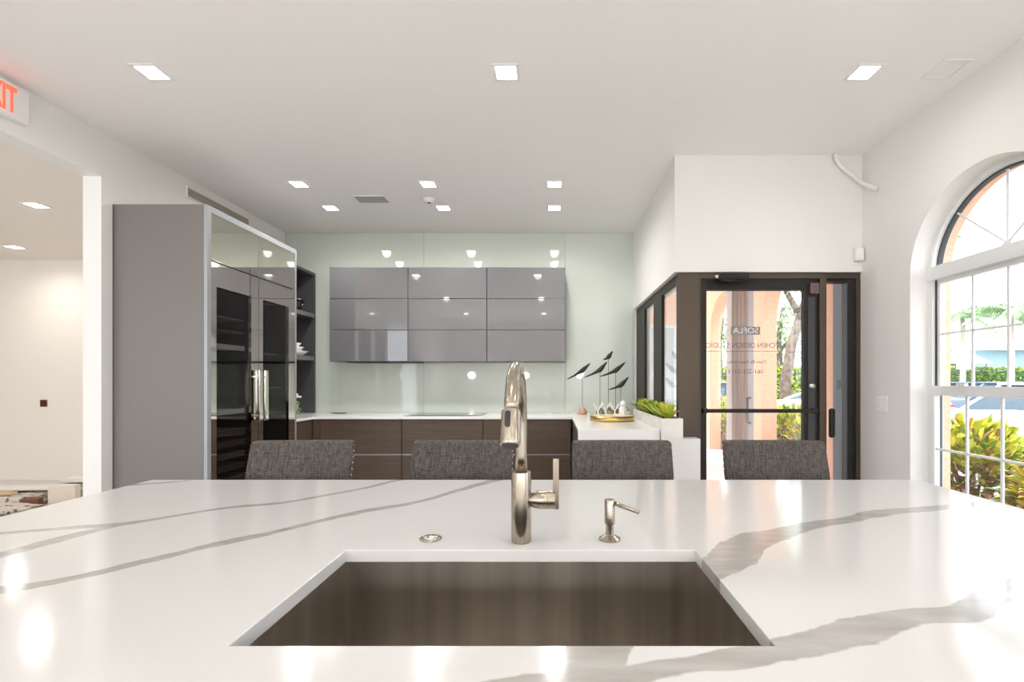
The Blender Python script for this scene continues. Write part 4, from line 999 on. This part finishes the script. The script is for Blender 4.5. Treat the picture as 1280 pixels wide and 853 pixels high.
tree('pale tree left of the near arch view, behind the hedge', (12, 35, -.1), 8, [(0,0,0),(.1,0,2),(0,0,4),(.3,0,6)], [[(0,0,3),(-1,0,4.2)]], [(0,0,5.4,2.2),(-1.4,0,4.2,1.5),(1.5,0,4.4,1.6)], 110, .32, ['lf5','lf1'], 13)
tree('small pale tree beyond the far arch', (24, 46, -.1), 8, [(0,0,0),(.1,0,2),(0,0,4)], [], [(0,0,5.0,2.4),(-1.8,0,4,1.8),(2,0,4.2,1.8)], 90, .36, ['lf5','lf2'], 14)
def palm(label, c, h, seed):
    rnd = random.Random(seed); t = thing('palm_tree', label, 'tree', c, 'palm trees seen through the window'); c = Vector(c)
    b = B(); b.tube([c, c+Vector((.1,0,h*.5)), c+Vector((.05,0,h))], [.17,.12,.10], 12); b.build('trunk', 'palmbark', t, smooth=True)
    top = c+Vector((.05,0,h)); b = B()
    for i in range(15):
        a = i*2.4; e = rnd.uniform(-.2, 1.1); L = rnd.uniform(1.3, 1.8)
        pts = []
        for k in range(9):
            s = k/8; r = L*s; z = math.sin(e)*L*s - .9*s*s*L*.6
            pts.append(top+Vector((math.cos(a)*r*math.cos(e*.6), math.sin(a)*r*math.cos(e*.6), z)))
        b.mi = 0; b.tube(pts, [.02]*8+[.006], 5)
        for k in range(1, 9):
            for sd in (-1, 1):
                for j in (0, .5):
                    p = pts[k-1].lerp(pts[k], j+.25); t_ = (pts[k]-pts[k-1]).normalized(); s_ = t_.cross(Vector((0,0,1))).normalized()*sd
                    b.leaf(p, t_*.6+s_+Vector((0,0,-.35)), .55*(1-.4*abs(k/8-.4)), .07, .6)
    b.build('fronds', 'lf8', t, recalc=False)
palm('tall palm tree right of centre in the arched window', (19.9, 21.0, -.16), 4.5, 1)
palm('shorter palm tree at the left of the arched window', (21.2, 25, -.16), 4.9, 2)
palm('palm tree at the right edge of the arched window', (23.4, 22.4, -.16), 5.0, 3)
# house
t = thing('blue_house', 'pale blue single storey house with white roof far beyond the window', 'house', (27, 29.5, -.16))
B().box(20, 40, 30, 38, -.16, 3.2).build('walls', 'houseblue', t)
B().prism([(19.2, 3.2), (40.8, 3.2), (38, 4.3), (22, 4.3)], 'y', 29.2, 38.8).build('roof', 'roofwhite', t)
for x in (24.0, 26.6, 29.2, 32):
    B().box(x, x+1.1, 29.93, 29.999, .9, 2.2).build('window', 'housewin', t)
B().prism([(22.6,2.35),(26.2,2.35),(24.4,3.15)], 'y', 28.6, 29.999).build('porch_gable', 'roofwhite', t)
for x in (22.8, 25.9): B().box(x, x+.15, 28.7, 28.85, -.16, 2.35).build('porch_post', 'roofwhite', t)
t = thing('notice_sign', 'small pink and white notice sign on a post across the car park', 'sign', (17.8, 20.9, -.16))
B().box(17.77, 17.83, 20.9, 20.96, -.16, 2.9).build('post', 'roofwhite', t)
B().box(17.5, 18.1, 20.87, 20.899, 1.8, 2.75).build('board', 'pinkboard', t)
# cars
def car(label, loc, rz, paint, h=1.42, L=4.5):
    t = thing('parked_car', label, 'car', (0,0,0), 'cars in the car park')
    hw = .88; W = .34
    def sec(y, z0, z1, wlo, wtop): return (y, z0, z1, wlo, wtop)
    body = [(-L/2,.42,.62,.70),(-L/2+.12,.28,.74,.80),(-L/2+.6,.24,.82,.87),(-L/2+1.25,.24,.92,.88),(-.2,.24,.94,.88),(.9,.24,.95,.88),(L/2-.75,.24,.98,.87),(L/2-.15,.30,.95,.82),(L/2,.42,.80,.74)]
    b = B(); rings = []
    for y, z0, z1, w in body:
        pr = [(-w*.9,z0),(-w,z0+.12),(-w,(z0+z1)/2),(-w*.96,z1-.05),(-w*.84,z1),(0,z1+.03),(w*.84,z1),(w*.96,z1-.05),(w,(z0+z1)/2),(w,z0+.12),(w*.9,z0),(0,z0)]
        rings.append([b.bm.verts.new((x, y, z)) for x, z in pr])
    for i in range(len(rings)-1):
        for k in range(12): b._f([rings[i][k], rings[i][(k+1)%12], rings[i+1][(k+1)%12], rings[i+1][k]])
    b._f(rings[0]); b._f(rings[-1]); b.build('body', paint, t, smooth=True)
    def cab(nm, m, rows, p):
        b = B(); rr = []
        for y, z, w in rows: rr.append([b.bm.verts.new((-w, y, z)), b.bm.verts.new((w, y, z))])
        return b
    ys = [(-.95, 1.62), (-.25, 1.0)]
    b = B(); lo = [(-.78,-.95,.93),(.78,-.95,.93),(.78,1.65,.96),(-.78,1.65,.96)]; hi = [(-.60,-.2,h-.04),(.60,-.2,h-.04),(.60,1.05,h-.04),(-.60,1.05,h-.04)]
    A = [b.bm.verts.new(p) for p in lo]; C = [b.bm.verts.new(p) for p in hi]
    for k in range(4): b._f([A[k], A[(k+1)%4], C[(k+1)%4], C[k]])
    b._f(A); b._f(C); g = b.build('windows', 'carglass', t)
    b = B(); hi2 = [(x*1.04, y, z) for x, y, z in hi]
    b.prism([(-.63,-.26),(.63,-.26),(.66,.4),(.63,1.12),(-.63,1.12),(-.66,.4)], 'z', h-.045, h); 
    for k in range(4): b.tube([Vector(lo[k])*1.0, hi[k]], .035, 6)
    for s in (-1,1): b.tube([(s*.80,.35,.93),(s*.625,.40,h-.04)], .035, 6)
    b.build('roof', paint, t, bevel=.02)
    for s in (-1, 1):
        for y in (-L/2+.85, L/2-.85):
            w = B(); w.lathe([(.17,-.10),(.31,-.11),(.325,-.06),(.325,.06),(.31,.11),(.17,.10)], (s*.80, y, .325), 24, 'x'); wo = w.build('wheel', 'tyre', t, smooth=True)
            B().lathe([(.18,-.115),(.16,-.118),(.03,-.12)], (s*.80, y, .325), 16, 'x').build('rim', 'alu', wo) if s < 0 else B().lathe([(.18,.115),(.16,.118),(.03,.12)], (s*.80, y, .325), 16, 'x').build('rim', 'alu', wo)
        m = B(); m.obox((s*.98, -.62, 1.0), (.22,.12,.14), (0,0,0)); m.build('side_mirror', paint, t, bevel=.03, seg=3)
        B().box(s*.72-.13, s*.72+.13, L/2-.10, L/2+.005, .66, .80).build('tail_light', 'taillight', t)
        B().box(s*.66-.14, s*.66+.14, -L/2-.002, -L/2+.14, .56, .66).build('headlight', 'alu', t)
    t.location = loc; t.rotation_euler.z = R(rz)
car('white parked car with side mirror behind the croton bush, seen through the window', (8.6, 7.6, -.16), 100, 'carwhite')
car('dark blue parked car at the left of the window view', (12.7, 13.8, -.16), 95, 'carblue')
car('silver parked car further right beyond the white one', (17.4, 17.8, -.16), 95, 'carsilver')
car('dark blue sedan with red tail lights in front of the lime hedge', (11.2, 19.0, -.16), -60, 'carblue')
car('low white car in front of the sedan, seen through the glass door', (7.7, 11.9, -.16), 90, 'carwhite', 1.25)
car('silver car glimpsed through the far arch', (5.9, 16.8, -.16), 90, 'carsilver')

# ------------------------------------------------------------------ light
w = bpy.data.worlds.new('world'); sc.world = w; w.use_nodes = True
bg = w.node_tree.nodes['Background']; bg.inputs[0].default_value = (.86,.93,1,1); bg.inputs[1].default_value = 3.1
sl = bpy.data.lights.new('sun', 'SUN'); sl.energy = 3.0; sl.angle = R(3); sl.color = (1,.96,.88)
so = bpy.data.objects.new('sun', sl); COL.objects.link(so); so.rotation_euler = (R(28), R(-24), 0); so.location = (0,0,12)

sc.view_settings.view_transform = 'Standard'; sc.view_settings.look = 'None'; sc.view_settings.gamma = 1
sc.view_settings.exposure = 0.52
try: sc.view_settings.use_curve_mapping = False
except Exception: pass
sc.cycles.max_bounces = 14; sc.cycles.diffuse_bounces = 7; sc.cycles.glossy_bounces = 6; sc.cycles.transparent_max_bounces = 24; sc.cycles.transmission_bounces = 6
sc.cycles.use_denoising = True; sc.cycles.caustics_reflective = False; sc.cycles.caustics_refractive = False
sc.cycles.sample_clamp_indirect = 6
